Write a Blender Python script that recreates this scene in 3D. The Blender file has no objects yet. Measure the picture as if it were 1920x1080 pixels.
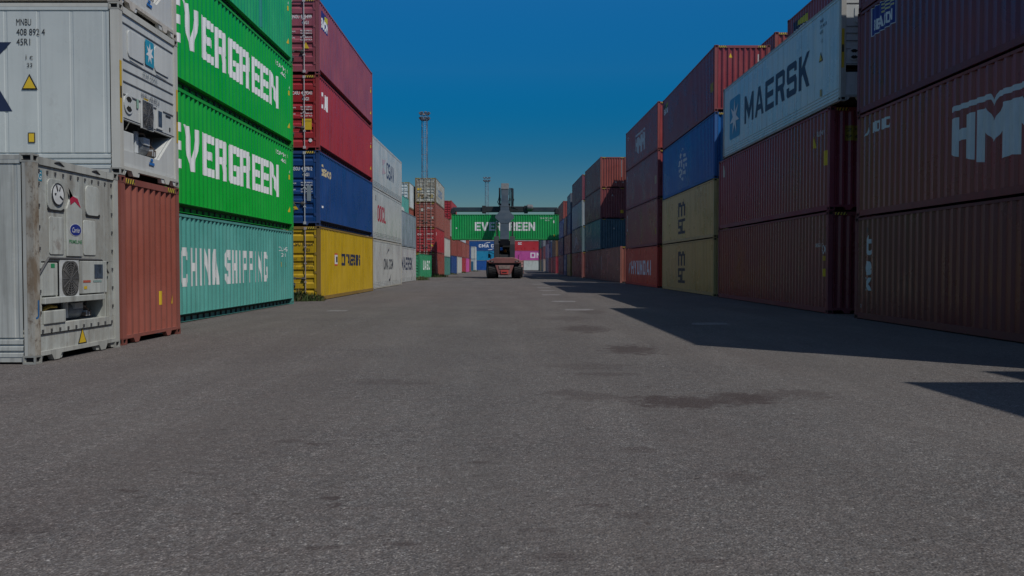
import bpy, bmesh, math, random
from mathutils import Vector, Matrix, Euler
R = math.radians
rnd = random.Random(7)
scene = bpy.context.scene
COL = scene.collection

# ------------------------------------------------------------------ camera, sky, sun, exposure
cam_d = bpy.data.cameras.new("camera")
cam = bpy.data.objects.new("camera", cam_d)
COL.objects.link(cam)
cam.location = (0, 0, 1.36)
cam.rotation_euler = (R(90 - 1.572), 0, R(-0.112))
cam_d.sensor_width = 36.0
cam_d.lens = 36.0 * 1530 / 1920
cam_d.clip_end = 6000
scene.camera = cam

SUN_TO = Vector((-0.552, 0.49, -1.0)).normalized()      # the way the light travels
SUN_EL = math.asin(-SUN_TO.z)
SUN_AZ = math.atan2(-SUN_TO.x, -SUN_TO.y)               # clockwise from +Y
world = bpy.data.worlds.new("World")
scene.world = world
world.use_nodes = True
wn = world.node_tree
for n in list(wn.nodes):
    wn.nodes.remove(n)
sky = wn.nodes.new("ShaderNodeTexSky")
sky.sky_type = 'NISHITA'
sky.sun_disc = False
sky.sun_elevation = SUN_EL
sky.sun_rotation = SUN_AZ
sky.altitude = 0
sky.air_density = 1.0
sky.dust_density = 0.35
sky.ozone_density = 3.0
hs = wn.nodes.new("ShaderNodeHueSaturation")
hs.inputs["Saturation"].default_value = 1.62
hs.inputs["Hue"].default_value = 0.501
# clear northern air: the sky darkens and deepens towards the horizon away from the sun
tcw = wn.nodes.new("ShaderNodeTexCoord")
sxyz = wn.nodes.new("ShaderNodeSeparateXYZ")
wn.links.new(tcw.outputs["Generated"], sxyz.inputs[0])
def sky_curve(sock, top, stops):
    """value against the sine of the elevation, scaled by top"""
    r_ = wn.nodes.new("ShaderNodeValToRGB")
    el_ = r_.color_ramp.elements
    while len(el_) < len(stops):
        el_.new(0.5)
    for e_, (p_, v_) in zip(el_, stops):
        e_.position = p_
        e_.color = (v_ / top, v_ / top, v_ / top, 1)
    m_ = wn.nodes.new("ShaderNodeMath")
    m_.operation = 'MULTIPLY'
    m_.inputs[1].default_value = top
    wn.links.new(sxyz.outputs["Z"], r_.inputs[0])
    wn.links.new(r_.outputs[0], m_.inputs[0])
    wn.links.new(m_.outputs[0], hs.inputs[sock])
sky_curve("Value", 2.0, [(0.0, 0.36), (0.13, 0.52), (0.31, 0.98), (0.6, 1.15), (1.0, 1.2)])
sky_curve("Saturation", 2.2, [(0.0, 2.0), (0.13, 1.845), (0.23, 1.59), (0.31, 1.50), (0.55, 1.05), (1.0, 0.85)])
bg = wn.nodes.new("ShaderNodeBackground")
bg.inputs["Strength"].default_value = 0.08
wo = wn.nodes.new("ShaderNodeOutputWorld")
wn.links.new(sky.outputs[0], hs.inputs["Color"])
wn.links.new(hs.outputs[0], bg.inputs["Color"])
wn.links.new(bg.outputs[0], wo.inputs["Surface"])

sun_d = bpy.data.lights.new("sun", 'SUN')
sun_d.energy = 3.2
sun_d.angle = R(0.5)
sun_d.color = (1.0, 0.945, 0.865)
sun = bpy.data.objects.new("sun", sun_d)
COL.objects.link(sun)
sun.rotation_euler = SUN_TO.to_track_quat('-Z', 'Y').to_euler()
sun.location = (30, -30, 60)

scene.view_settings.view_transform = 'Standard'
scene.view_settings.look = 'None'
scene.view_settings.exposure = 0.0
scene.view_settings.gamma = 1.0
scene.cycles.max_bounces = 5
scene.cycles.diffuse_bounces = 3

# ------------------------------------------------------------------ materials
MATS = {}

def new_mat(name):
    m = bpy.data.materials.new(name)
    m.use_nodes = True
    nt = m.node_tree
    b = nt.nodes["Principled BSDF"]
    return m, nt, b

def node(nt, kind, **kw):
    n = nt.nodes.new(kind)
    for k, v in kw.items():
        if k in n.inputs:
            n.inputs[k].default_value = v
        else:
            setattr(n, k, v)
    return n

def ramp(nt, src, stops):
    r = nt.nodes.new("ShaderNodeValToRGB")
    el = r.color_ramp.elements
    while len(el) < len(stops):
        el.new(0.5)
    for e, (p, c) in zip(el, stops):
        e.position = p
        e.color = (c, c, c, 1) if isinstance(c, (int, float)) else (*c, 1)
    nt.links.new(src, r.inputs[0])
    return r.outputs[0]

def mix(nt, fac, a, b, mode='MIX'):
    m = nt.nodes.new("ShaderNodeMixRGB")
    m.blend_type = mode
    for sock, v in ((m.inputs[0], fac), (m.inputs[1], a), (m.inputs[2], b)):
        if isinstance(v, (int, float)):
            sock.default_value = v
        elif isinstance(v, (tuple, list)):
            sock.default_value = (*v[:3], 1)
        else:
            nt.links.new(v, sock)
    return m.outputs[0]

def obj_coords(nt):
    tc = node(nt, "ShaderNodeTexCoord")
    oi = node(nt, "ShaderNodeObjectInfo")
    mul = node(nt, "ShaderNodeMath", operation='MULTIPLY')
    mul.inputs[1].default_value = 97.0
    nt.links.new(oi.outputs["Random"], mul.inputs[0])
    add = node(nt, "ShaderNodeVectorMath", operation='ADD')
    nt.links.new(tc.outputs["Object"], add.inputs[0])
    nt.links.new(mul.outputs[0], add.inputs[1])
    return add.outputs[0]

def scaled(nt, vec, s):
    mp = node(nt, "ShaderNodeMapping")
    mp.inputs["Scale"].default_value = s
    nt.links.new(vec, mp.inputs["Vector"])
    return mp.outputs[0]

def noise(nt, vec, scale, detail=4, rough=0.55):
    n = node(nt, "ShaderNodeTexNoise")
    n.inputs["Scale"].default_value = scale
    n.inputs["Detail"].default_value = detail
    n.inputs["Roughness"].default_value = rough
    nt.links.new(vec, n.inputs["Vector"])
    return n.outputs["Fac"]

def paint(rgb, wear=0.5, rust=0.5, rough=0.5, dirt=0.5, dirt_col=(0.05, 0.045, 0.04), patina=0.0):
    """old container paint: chalky fading, vertical run marks, scrapes with rust"""
    key = ("paint", rgb, wear, rust, rough, dirt, patina)
    if key in MATS:
        return MATS[key]
    m, nt, b = new_mat("painted_steel")
    v = obj_coords(nt)
    r, g, bl = rgb
    lum = 0.3 * r + 0.6 * g + 0.1 * bl
    faded = tuple(min(1, c * 1.08 + 0.08 * lum + 0.006) for c in rgb)
    deep = tuple(c * 0.80 for c in rgb)
    n1 = noise(nt, v, 0.7, 5, 0.6)
    c = mix(nt, ramp(nt, n1, [(0.32, 0.0), (0.68, 1.0)]), deep, faded)
    c = mix(nt, 1.0 - wear, c, rgb)
    # vertical run marks
    n2 = noise(nt, scaled(nt, v, (5, 5, 0.22)), 1.6, 7, 0.65)
    c = mix(nt, ramp(nt, n2, [(0.47, 0.0), (0.74, 0.60 * dirt)]), c, dirt_col)
    n2b = noise(nt, scaled(nt, v, (9, 9, 0.15)), 2.3, 5, 0.6)
    c = mix(nt, ramp(nt, n2b, [(0.60, 0.0), (0.80, 0.35 * wear)]), c, faded)
    # scrapes and rust spots
    n3 = noise(nt, scaled(nt, v, (1, 1, 0.7)), 3.1, 11, 0.72)
    n4 = noise(nt, v, 0.45, 2, 0.5)
    rm = mix(nt, 1.0, ramp(nt, n3, [(0.60, 0.0), (0.66, 1.0)]), ramp(nt, n4, [(0.46, 0.0), (0.66, rust)]), 'MULTIPLY')
    c = mix(nt, rm, c, (0.10, 0.035, 0.016))
    if patina:
        n5 = noise(nt, scaled(nt, v, (2.2, 2.2, 0.8)), 2.0, 9, 0.7)
        c = mix(nt, ramp(nt, n5, [(0.42, 0.0), (0.58, patina)]), c, (0.15, 0.105, 0.062))
        n6 = noise(nt, v, 14, 6, 0.7)
        c = mix(nt, ramp(nt, n6, [(0.55, 0.0), (0.66, patina * 0.7)]), c, (0.07, 0.04, 0.024))
    nt.links.new(c, b.inputs["Base Color"])
    rr = ramp(nt, n1, [(0.3, max(0.05, rough - 0.12)), (0.7, min(1, rough + 0.15))])
    nt.links.new(rr, b.inputs["Roughness"])
    b.inputs["Specular IOR Level"].default_value = 0.5
    bp = node(nt, "ShaderNodeBump")
    bp.inputs["Strength"].default_value = 0.25
    bp.inputs["Distance"].default_value = 0.02
    nt.links.new(noise(nt, v, 1.7, 3, 0.5), bp.inputs["Height"])
    nt.links.new(bp.outputs[0], b.inputs["Normal"])
    MATS[key] = m
    return m

def plain(name, rgb, rough=0.6, metal=0.0, var=0.25, scale=4.0):
    key = ("plain", name)
    if key in MATS:
        return MATS[key]
    m, nt, b = new_mat(name)
    v = obj_coords(nt)
    n = noise(nt, v, scale, 6, 0.65)
    c = mix(nt, ramp(nt, n, [(0.3, 0.0), (0.7, 1.0)]), tuple(x * (1 - var) for x in rgb), tuple(min(1, x * (1 + var)) for x in rgb))
    nt.links.new(c, b.inputs["Base Color"])
    b.inputs["Roughness"].default_value = rough
    b.inputs["Metallic"].default_value = metal
    MATS[key] = m
    return m

def decal(rgb):
    key = ("decal", rgb)
    if key in MATS:
        return MATS[key]
    m, nt, b = new_mat("lettering_paint")
    v = obj_coords(nt)
    n = noise(nt, scaled(nt, v, (3, 3, 1)), 2.2, 8, 0.7)
    c = mix(nt, ramp(nt, n, [(0.35, 0.0), (0.75, 1.0)]), rgb, tuple(x * 0.80 for x in rgb))
    nt.links.new(c, b.inputs["Base Color"])
    b.inputs["Roughness"].default_value = 0.55
    MATS[key] = m
    return m

RUBBER = plain("rubber", (0.012, 0.012, 0.013), 0.75, var=0.4)
DARK = plain("dark_steel", (0.02, 0.021, 0.023), 0.55, var=0.4)
STEEL = plain("galvanised_steel", (0.42, 0.44, 0.46), 0.45, 0.3, var=0.2)
RUSTY = plain("rusty_steel", (0.09, 0.05, 0.03), 0.8, var=0.5, scale=9)
HOLE = plain("casting_hole", (0.008, 0.008, 0.008), 0.9, var=0.2)
YEL = (0.62, 0.42, 0.02)
BLK = (0.015, 0.015, 0.016)
WHT = (0.72, 0.74, 0.75)
NAVY = (0.012, 0.022, 0.06)

# ------------------------------------------------------------------ mesh helpers
class MB:
    def __init__(s):
        s.v, s.f, s.m = [], [], []
    def add(s, vs, fs, mi=0, M=None):
        k = len(s.v)
        s.v += [tuple(M @ Vector(p)) if M else tuple(p) for p in vs]
        s.f += [tuple(i + k for i in f) for f in fs]
        s.m += [mi] * len(fs)
        return s
    def box(s, x0, x1, y0, y1, z0, z1, mi=0, M=None):
        return s.add([(x0, y0, z0), (x1, y0, z0), (x1, y1, z0), (x0, y1, z0), (x0, y0, z1), (x1, y0, z1), (x1, y1, z1), (x0, y1, z1)],
                     [(0, 3, 2, 1), (4, 5, 6, 7), (0, 1, 5, 4), (1, 2, 6, 5), (2, 3, 7, 6), (3, 0, 4, 7)], mi, M)
    def prism(s, pts, a0, a1, axis='y', mi=0, M=None, taper=None):
        """polygon in the two other axes, extruded along axis; taper scales the far end"""
        n = len(pts)
        t = taper or (1, 1, 0, 0)
        p1 = [(p[0] * t[0] + t[2], p[1] * t[1] + t[3]) for p in pts]
        def mk(p, a):
            return {'y': (p[0], a, p[1]), 'x': (a, p[0], p[1]), 'z': (p[0], p[1], a)}[axis]
        vs = [mk(p, a0) for p in pts] + [mk(p, a1) for p in p1]
        fs = [tuple(range(n))[::-1], tuple(range(n, 2 * n))] + [(i, (i + 1) % n, n + (i + 1) % n, n + i) for i in range(n)]
        return s.add(vs, fs, mi, M)
    def tube(s, a, b, r0, r1=None, n=8, mi=0, caps=True, M=None):
        a, b = Vector(a), Vector(b)
        r1 = r0 if r1 is None else r1
        d = (b - a).normalized()
        u = d.orthogonal().normalized()
        w = d.cross(u)
        vs = []
        for c, r in ((a, r0), (b, r1)):
            vs += [tuple(c + (u * math.cos(2 * math.pi * i / n) + w * math.sin(2 * math.pi * i / n)) * r) for i in range(n)]
        fs = [(i, (i + 1) % n, n + (i + 1) % n, n + i) for i in range(n)]
        if caps:
            fs += [tuple(range(n))[::-1], tuple(range(n, 2 * n))]
        return s.add(vs, fs, mi, M)
    def path(s, pts, r, n=6, mi=0):
        for a, b in zip(pts, pts[1:]):
            s.tube(a, b, r, n=n, mi=mi)
        return s
    def lathe(s, prof, axis='x', n=24, mi=0, M=None):
        """prof: (radius, along axis)"""
        vs, fs = [], []
        for r, h in prof:
            for i in range(n):
                c, q = r * math.cos(2 * math.pi * i / n), r * math.sin(2 * math.pi * i / n)
                vs.append({'x': (h, c, q), 'y': (c, h, q), 'z': (c, q, h)}[axis])
        for j in range(len(prof) - 1):
            for i in range(n):
                fs.append((j * n + i, j * n + (i + 1) % n, (j + 1) * n + (i + 1) % n, (j + 1) * n + i))
        return s.add(vs, fs, mi, M)
    def mesh(s, name):
        me = bpy.data.meshes.new(name)
        me.from_pydata(s.v, [], s.f)
        me.update()
        bm = bmesh.new()
        bm.from_mesh(me)
        bmesh.ops.recalc_face_normals(bm, faces=bm.faces)
        bm.to_mesh(me)
        bm.free()
        me.polygons.foreach_set("material_index", s.m)
        return me

def link(name, me, mats, parent=None, loc=None, rot=None):
    o = bpy.data.objects.new(name, me)
    COL.objects.link(o)
    if not isinstance(mats, (list, tuple)):
        mats = [mats]
    while len(me.materials) < len(mats):
        me.materials.append(None)
    for i, m in enumerate(mats):
        o.material_slots[i].link = 'OBJECT'
        o.material_slots[i].material = m
    if parent:
        o.parent = parent
    if loc:
        o.location = loc
    if rot:
        o.rotation_euler = rot
    return o

def part(name, mb, mats, parent=None, bevel=0.0, smooth=False, **kw):
    me = mb.mesh(name)
    o = link(name, me, mats, parent, **kw)
    if bevel:
        bv = o.modifiers.new("bevel", 'BEVEL')
        bv.width = bevel
        bv.segments = 2
        bv.limit_method = 'ANGLE'
    if smooth:
        for p in me.polygons:
            p.use_smooth = True
        if hasattr(me, "set_sharp_from_angle"):
            me.set_sharp_from_angle(angle=R(35))
    return o

def thing(name, label, cat, loc=(0, 0, 0), rz=0.0, group=None):
    o = bpy.data.objects.new(name, None)
    COL.objects.link(o)
    o.location = loc
    o.rotation_euler = (0, 0, rz)
    o.empty_display_size = 0.3
    return tag(o, label, cat, group)

def tag(o, label, cat, group=None):
    o["label"] = label
    o["category"] = cat
    if group:
        o["group"] = group
    return o

# ------------------------------------------------------------------ lettering
TXT = {}

def text_tris(txt, bold=0.0):
    """flat letters as triangles, normalised to a 1 x 1 box"""
    key = (txt, bold)
    if key in TXT:
        return TXT[key]
    cu = bpy.data.curves.new("letters", 'FONT')
    cu.body = txt
    cu.offset = bold
    cu.resolution_u = 3
    ob = bpy.data.objects.new("letters", cu)
    COL.objects.link(ob)
    dg = bpy.context.evaluated_depsgraph_get()
    dg.update()
    me = ob.evaluated_get(dg).to_mesh()
    vs = [(p.co.x, p.co.y) for p in me.vertices]
    fs = [tuple(p.vertices) for p in me.polygons]
    ob.evaluated_get(dg).to_mesh_clear()
    bpy.data.objects.remove(ob)
    bpy.data.curves.remove(cu)
    x0, x1 = min(p[0] for p in vs), max(p[0] for p in vs)
    y0, y1 = min(p[1] for p in vs), max(p[1] for p in vs)
    vs = [((p[0] - x0) / (x1 - x0), (p[1] - y0) / (y1 - y0)) for p in vs]
    TXT[key] = (vs, fs)
    return TXT[key]

def polys_tris(polys):
    vs, fs = [], []
    for p in polys:
        fs.append(tuple(range(len(vs), len(vs) + len(p))))
        vs += list(p)
    return vs, fs

def flat_mesh(shape, box, place, cuts=None, name="lettering"):
    """shape (verts, faces) in the unit square -> box (u0,v0,w,h) -> place(u,v) in 3D, cut along u at cuts"""
    vs, fs = shape
    u0, v0, w, h = box
    bm = bmesh.new()
    bv = [bm.verts.new((u0 + p[0] * w, v0 + p[1] * h, 0)) for p in vs]
    for f in fs:
        try:
            bm.faces.new([bv[i] for i in f])
        except ValueError:
            pass
    bm.normal_update()
    bmesh.ops.triangulate(bm, faces=bm.faces)
    if cuts:
        for c in cuts:
            if u0 < c < u0 + w:
                bmesh.ops.bisect_plane(bm, geom=bm.verts[:] + bm.edges[:] + bm.faces[:], plane_co=(c, 0, 0), plane_no=(1, 0, 0), dist=1e-5)
    for q in bm.verts:
        q.co = place(q.co.x, q.co.y)
    me = bpy.data.meshes.new(name)
    bm.to_mesh(me)
    bm.free()
    return me

def ngon(cx, cy, rx, ry, n=20, a0=0.0):
    return [(cx + rx * math.cos(a0 + 2 * math.pi * i / n), cy + ry * math.sin(a0 + 2 * math.pi * i / n)) for i in range(n)]

def star7(cx, cy, rx, ry, inner=0.42):
    pts = []
    for i in range(14):
        k = 1.0 if i % 2 == 0 else inner
        a = math.pi / 2 + math.pi * i / 7
        pts.append((cx + rx * k * math.cos(a), cy + ry * k * math.sin(a)))
    return [[(cx, cy), pts[i], pts[(i + 1) % 14]] for i in range(14)]

def rrect(x0, y0, x1, y1, r, ry=None):
    ry = ry or r
    out = []
    for cx, cy, a in ((x1 - r, y1 - ry, 0), (x0 + r, y1 - ry, 90), (x0 + r, y0 + ry, 180), (x1 - r, y0 + ry, 270)):
        for k in range(5):
            t = R(a + k * 22.5)
            out.append((cx + r * math.cos(t), cy + ry * math.sin(t)))
    return out

UNIT = [[(0, 0), (1, 0), (1, 1), (0, 1)]]
TRI = [[(0, 0), (1, 0), (0.5, 1)]]
HMM_LOGO = [[(0, 0.24), (0.086, 0.18), (0.086, 0.81), (0, 0.81)], [(0.17, 0.13), (0.265, 0.08), (0.265, 0.81), (0.17, 0.81)], [(0.086, 0.43), (0.17, 0.43), (0.17, 0.61), (0.086, 0.61)]]
for a_ in (0.307, 0.655):
    HMM_LOGO += [[(a_, 0.03), (a_ + 0.089, 0.0), (a_ + 0.089, 0.81), (a_, 0.81)], [(a_ + 0.255, 0.0), (a_ + 0.345, 0.04), (a_ + 0.345, 0.81), (a_ + 0.255, 0.81)],
                 [(a_ + 0.089, 0.44), (a_ + 0.172, 0.27), (a_ + 0.172, 0.57), (a_ + 0.089, 0.81)], [(a_ + 0.172, 0.27), (a_ + 0.255, 0.44), (a_ + 0.255, 0.81), (a_ + 0.172, 0.57)]]
rx_ = [(0, 1.0), (0.43, 1.0), (0.475, 0.86), (0.52, 1.0), (0.78, 1.0), (0.83, 0.86), (0.875, 1.0), (1.0, 1.0)]
HMM_LOGO += [[(a[0], a[1] - 0.085), (b[0], b[1] - 0.085), b, a] for a, b in zip(rx_, rx_[1:])]

# ---- block capitals built from straight pieces that butt together
def glyph(ch, s, t, c):
    """pieces of one capital in the unit square; s upright stroke, t level stroke, c corner cut"""
    q = lambda x0, y0, x1, y1: [(x0, y0), (x1, y0), (x1, y1), (x0, y1)]
    cx, cy = c, c * 0.8
    L = [(0, cy), (s, t), (s, 1 - t), (0, 1 - cy)]
    Rr = [(1 - s, t), (1, cy), (1, 1 - cy), (1 - s, 1 - t)]
    B = [(cx, 0), (1 - cx, 0), (1 - s, t), (s, t)]
    T = [(s, 1 - t), (1 - s, 1 - t), (1 - cx, 1), (cx, 1)]
    BL, BR = [(0, cy), (cx, 0), (s, t)], [(1 - cx, 0), (1, cy), (1 - s, t)]
    TL, TR = [(0, 1 - cy), (s, 1 - t), (cx, 1)], [(1 - s, 1 - t), (1, 1 - cy), (1 - cx, 1)]
    m0, m1 = 0.5 - t / 2, 0.5 + t / 2
    stem = q(0, 0, s, 1)
    if ch == 'I': return [q(0, 0, 1, 1)]
    if ch == 'E': return [stem, q(s, 0, 1, t), q(s, m0, 0.93, m1), q(s, 1 - t, 1, 1)]
    if ch == 'L': return [stem, q(s, 0, 1, t)]
    if ch == 'T': return [q(0, 1 - t, 1, 1), q(0.5 - s / 2, 0, 0.5 + s / 2, 1 - t)]
    if ch == 'H': return [stem, q(1 - s, 0, 1, 1), q(s, m0, 1 - s, m1)]
    if ch == 'N':
        s *= 0.80
        return [q(0, 0, s, 1), q(1 - s, 0, 1, 1), [(s, 0.58), (1 - s, 0), (1 - s, 0.42), (s, 1)]]
    if ch == 'M': return [stem, q(1 - s, 0, 1, 1), [(s, 0.55), (0.5, 0.08), (0.5, 0.48), (s, 1)], [(0.5, 0.08), (1 - s, 0.55), (1 - s, 1), (0.5, 0.48)]]
    if ch == 'V': return [[(0, 1), (0.5 - s * 0.52, 0), (0.5, 0), (0.5, 0.30), (s, 1)], [(0.5, 0), (0.5 + s * 0.52, 0), (1, 1), (1 - s, 1), (0.5, 0.30)]]
    if ch == 'A':
        xi = lambda y: s + (0.5 - s) * y / 0.74
        return [[(0, 0), (s, 0), (0.5, 0.74), (0.5, 1), (0.5 - s * 0.52, 1)], [(1 - s, 0), (1, 0), (0.5 + s * 0.52, 1), (0.5, 1), (0.5, 0.74)],
                [(xi(0.2), 0.2), (1 - xi(0.2), 0.2), (1 - xi(0.2 + t), 0.2 + t), (xi(0.2 + t), 0.2 + t)]]
    if ch == 'Y': return [q(0.5 - s / 2, 0, 0.5 + s / 2, 0.42), [(0, 1), (0.5 - s / 2, 0.42), (0.5, 0.42), (0.5, 0.62), (s, 1)], [(0.5, 0.42), (0.5 + s / 2, 0.42), (1, 1), (1 - s, 1), (0.5, 0.62)]]
    if ch == 'K': return [stem, [(s, 0.36), (s, 0.62), (1 - s * 1.05, 1), (1, 1), (s + 0.12, 0.444)], [(s + 0.12, 0.444), (1 - s * 1.15, 0), (1, 0), (s + 0.40 * (1 - s), 0.64)]]
    if ch in 'RP':
        k = 0.40
        cx = max(cx, 0.17)
        cy = max(cy, 0.10)
        out = [stem, q(s, 1 - t, 1 - cx, 1), q(s, k, 1 - cx, k + t * 0.9), [(1 - s, k + t * 0.9), (1 - cx, k + t * 0.9), (1 - cx, 1 - t), (1 - s, 1 - t)],
               [(1 - cx, k), (1, k + 0.12), (1, 1 - cy), (1 - cx, 1)]]
        if ch == 'R': out.append([(0.98 - s * 1.15, 0), (1, 0), (0.86, k), (0.50, k)] if s < 0.33 else [(1 - s * 0.98, 0), (1, 0), (0.90, k - 0.05), (0.83, k), (0.80 - s * 0.9, k)])
        return out
    if ch == 'B': return [stem, q(s, 0, 1 - cx, t), q(s, m0, 1 - cx, m1), q(s, 1 - t, 1 - cx, 1), q(1 - s, t, 1 - cx, m0), q(1 - s, m1, 1 - cx, 1 - t), [(1 - cx, 0), (1, cy), (1, 0.5 - cy * 0.5), (1 - cx, 0.5)], [(1 - cx, 0.5), (1, 0.5 + cy * 0.5), (1, 1 - cy), (1 - cx, 1)]]
    if ch == 'O': return [L, Rr, B, T, BL, BR, TL, TR]
    if ch == 'D': return [q(0, t, s, 1 - t), Rr, BR, TR, [(0, 0), (1 - cx, 0), (1 - s, t), (0, t)], [(0, 1 - t), (1 - s, 1 - t), (1 - cx, 1), (0, 1)]]
    if ch == 'U': return [[(0, cy), (s, t), (s, 1), (0, 1)], [(1 - s, t), (1, cy), (1, 1), (1 - s, 1)], B, BL, BR]
    if ch == 'C': return [L, B, T, BL, BR, TL, TR, [(1 - s, t), (1, cy), (1, 0.32), (1 - s, 0.32)], [(1 - s, 0.68), (1, 0.68), (1, 1 - cy), (1 - s, 1 - t)]]
    if ch == 'G': return [L, B, T, BL, BR, TL, TR, [(1 - s, t), (1, cy), (1, 0.50), (1 - s, 0.50)], [(1 - s, 0.76), (1, 0.76), (1, 1 - cy), (1 - s, 1 - t)], q(0.50, 0.50 - t * 0.75, 1 - s, 0.50)]
    if ch == 'S': return [B, T, BL, BR, TL, TR, [(0, m1 - cy * .6), (s, m1), (s, 1 - t), (0, 1 - cy)], [(1 - s, t), (1, cy), (1, m0 + cy * .6), (1 - s, m0)], [(0, m1 - cy * .6), (cx, m0), (1 - s, m0), (1 - cx, m1), (s, m1)], [(1 - s, m0), (1, m0 + cy * .6), (1 - cx, m1)],
                          [(1 - s, 0.70), (1, 0.70), (1, 1 - cy), (1 - s, 1 - t)], [(0, cy), (s, t), (s, 0.30), (0, 0.30)]]
    return [q(0, 0, 1, 1)]

def block(txt, s=0.3, t=0.2, gap=0.16, c=0.12, wide=None, space=0.6):
    wide = wide or {}
    x, polys = 0.0, []
    for ch in txt:
        if ch == ' ':
            x += space
            continue
        w = wide.get(ch, {'I': s, 'M': 1.25, 'V': 1.1, 'A': 1.1}.get(ch, 1.0))
        ss = s / w if ch in 'MVA' else s
        polys += [[(x + px_ * w, py_) for px_, py_ in pl_] for pl_ in glyph(ch, min(ss, 0.46), t, min(c, ss))]
        x += w + gap
    x -= gap
    return polys_tris([[(a / x, b) for a, b in pl_] for pl_ in polys])
MSC_LOGO = [
    [(0.0, 0.55), (0.16, 0.55), (0.16, 1.0), (0.0, 1.0)], [(0.42, 0.55), (0.58, 0.55), (0.58, 0.92), (0.42, 0.92)],
    [(0.84, 0.55), (1.0, 0.55), (1.0, 0.92), (0.84, 0.92)], [(0.16, 0.86), (0.42, 0.86), (0.42, 1.0), (0.16, 1.0)],
    [(0.58, 0.86), (0.84, 0.86), (0.84, 1.0), (0.58, 1.0)],
    [(0.0, 0.38), (0.46, 0.38), (0.46, 0.47), (0.0, 0.47)], [(0.0, 0.25), (0.14, 0.25), (0.14, 0.38), (0.0, 0.38)],
    [(0.0, 0.18), (0.46, 0.18), (0.46, 0.27), (0.0, 0.25)], [(0.32, 0.09), (0.46, 0.09), (0.46, 0.18), (0.32, 0.18)],
    [(0.0, 0.0), (0.46, 0.0), (0.46, 0.09), (0.0, 0.09)],
    [(0.54, 0.38), (1.0, 0.38), (1.0, 0.47), (0.54, 0.47)], [(0.54, 0.09), (0.68, 0.09), (0.68, 0.38), (0.54, 0.38)],
    [(0.54, 0.0), (1.0, 0.0), (1.0, 0.09), (0.54, 0.09)],
]
EMBLEM = [
    [(0.35, 0.9), (0.5, 1.0), (0.65, 0.9), (0.5, 0.95)], [(0.15, 0.78), (0.3, 0.88), (0.42, 0.80), (0.25, 0.70)],
    [(0.55, 0.80), (0.85, 0.78), (0.85, 0.70), (0.55, 0.70)], [(0.0, 0.5), (0.15, 0.66), (0.3, 0.62), (0.18, 0.48)],
    [(0.35, 0.66), (0.5, 0.66), (0.5, 0.42), (0.35, 0.45)], [(0.58, 0.64), (0.95, 0.64), (0.95, 0.56), (0.58, 0.56)],
    [(0.6, 0.5), (0.72, 0.5), (0.72, 0.34), (0.6, 0.36)], [(0.8, 0.5), (1.0, 0.48), (0.95, 0.38), (0.8, 0.40)],
    [(0.05, 0.38), (0.3, 0.42), (0.3, 0.34), (0.1, 0.30)], [(0.35, 0.36), (0.52, 0.36), (0.52, 0.2), (0.4, 0.2)],
    [(0.12, 0.22), (0.3, 0.26), (0.34, 0.14), (0.2, 0.12)], [(0.56, 0.28), (0.9, 0.3), (0.82, 0.18), (0.56, 0.2)],
    [(0.35, 0.1), (0.65, 0.12), (0.5, 0.0)],
]
CMA_ARCS = [[(0.28 + 0.30 * t, 0.80 + 0.20 * math.sin(t * 1.6)) for t in (0, .25, .5, .75, 1)] + [(0.58, 0.94), (0.45, 0.88), (0.34, 0.76)],
            [(0.45 + 0.32 * t, 0.06 + 0.18 * t * t) for t in (0, .25, .5, .75, 1)] + [(0.70, 0.12), (0.60, 0.04), (0.5, 0.0)]]
SWOOSH = [[(0, 0), (0.5, 0.15), (0.9, 0.6), (1, 1), (0.6, 0.75), (0.45, 0.35)]]
STRIPES = [[(0.02 + 0.25 * k, 0), (0.14 + 0.25 * k, 0), (0.24 + 0.25 * k, 1), (0.12 + 0.25 * k, 1)] for k in range(4)]

# ------------------------------------------------------------------ containers
W = 2.438
STD, HC = 2.591, 2.896
MESH = {}

def cached(key, fn):
    if key not in MESH:
        MESH[key] = fn()
    return MESH[key]

def ribs(a, b, pitch, depth):
    """trapezoid corrugation between a and b: list of (coordinate, inset)"""
    n = max(1, round((b - a) / pitch))
    p = (b - a) / n
    out = [(a, 0.0)]
    for i in range(n):
        s = a + i * p
        out += [(s + 0.13 * p, 0.0), (s + 0.37 * p, depth), (s + 0.63 * p, depth), (s + 0.87 * p, 0.0)]
    out.append((b, 0.0))
    return out

def inset_at(prof, y):
    for (a, d), (b, e) in zip(prof, prof[1:]):
        if a <= y <= b:
            return d + (e - d) * (y - a) / max(1e-9, b - a)
    return 0.0

PAN = 0.014            # panel face behind the outer line of the corner castings
def side_prof(L, kind):
    if kind == 'reefer':
        n = round((L - 0.5) / 0.56)
        p = (L - 0.5) / n
        out = [(0.17, 0.0)]
        for i in range(n + 1):
            y = 0.25 + i * p
            out += [(y - 0.035, 0.0), (y - 0.02, 0.007), (y + 0.02, 0.007), (y + 0.035, 0.0)]
        return out + [(L - 0.17, 0.0)]
    return ribs(0.15, L - 0.15, 0.278, 0.041)

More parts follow.
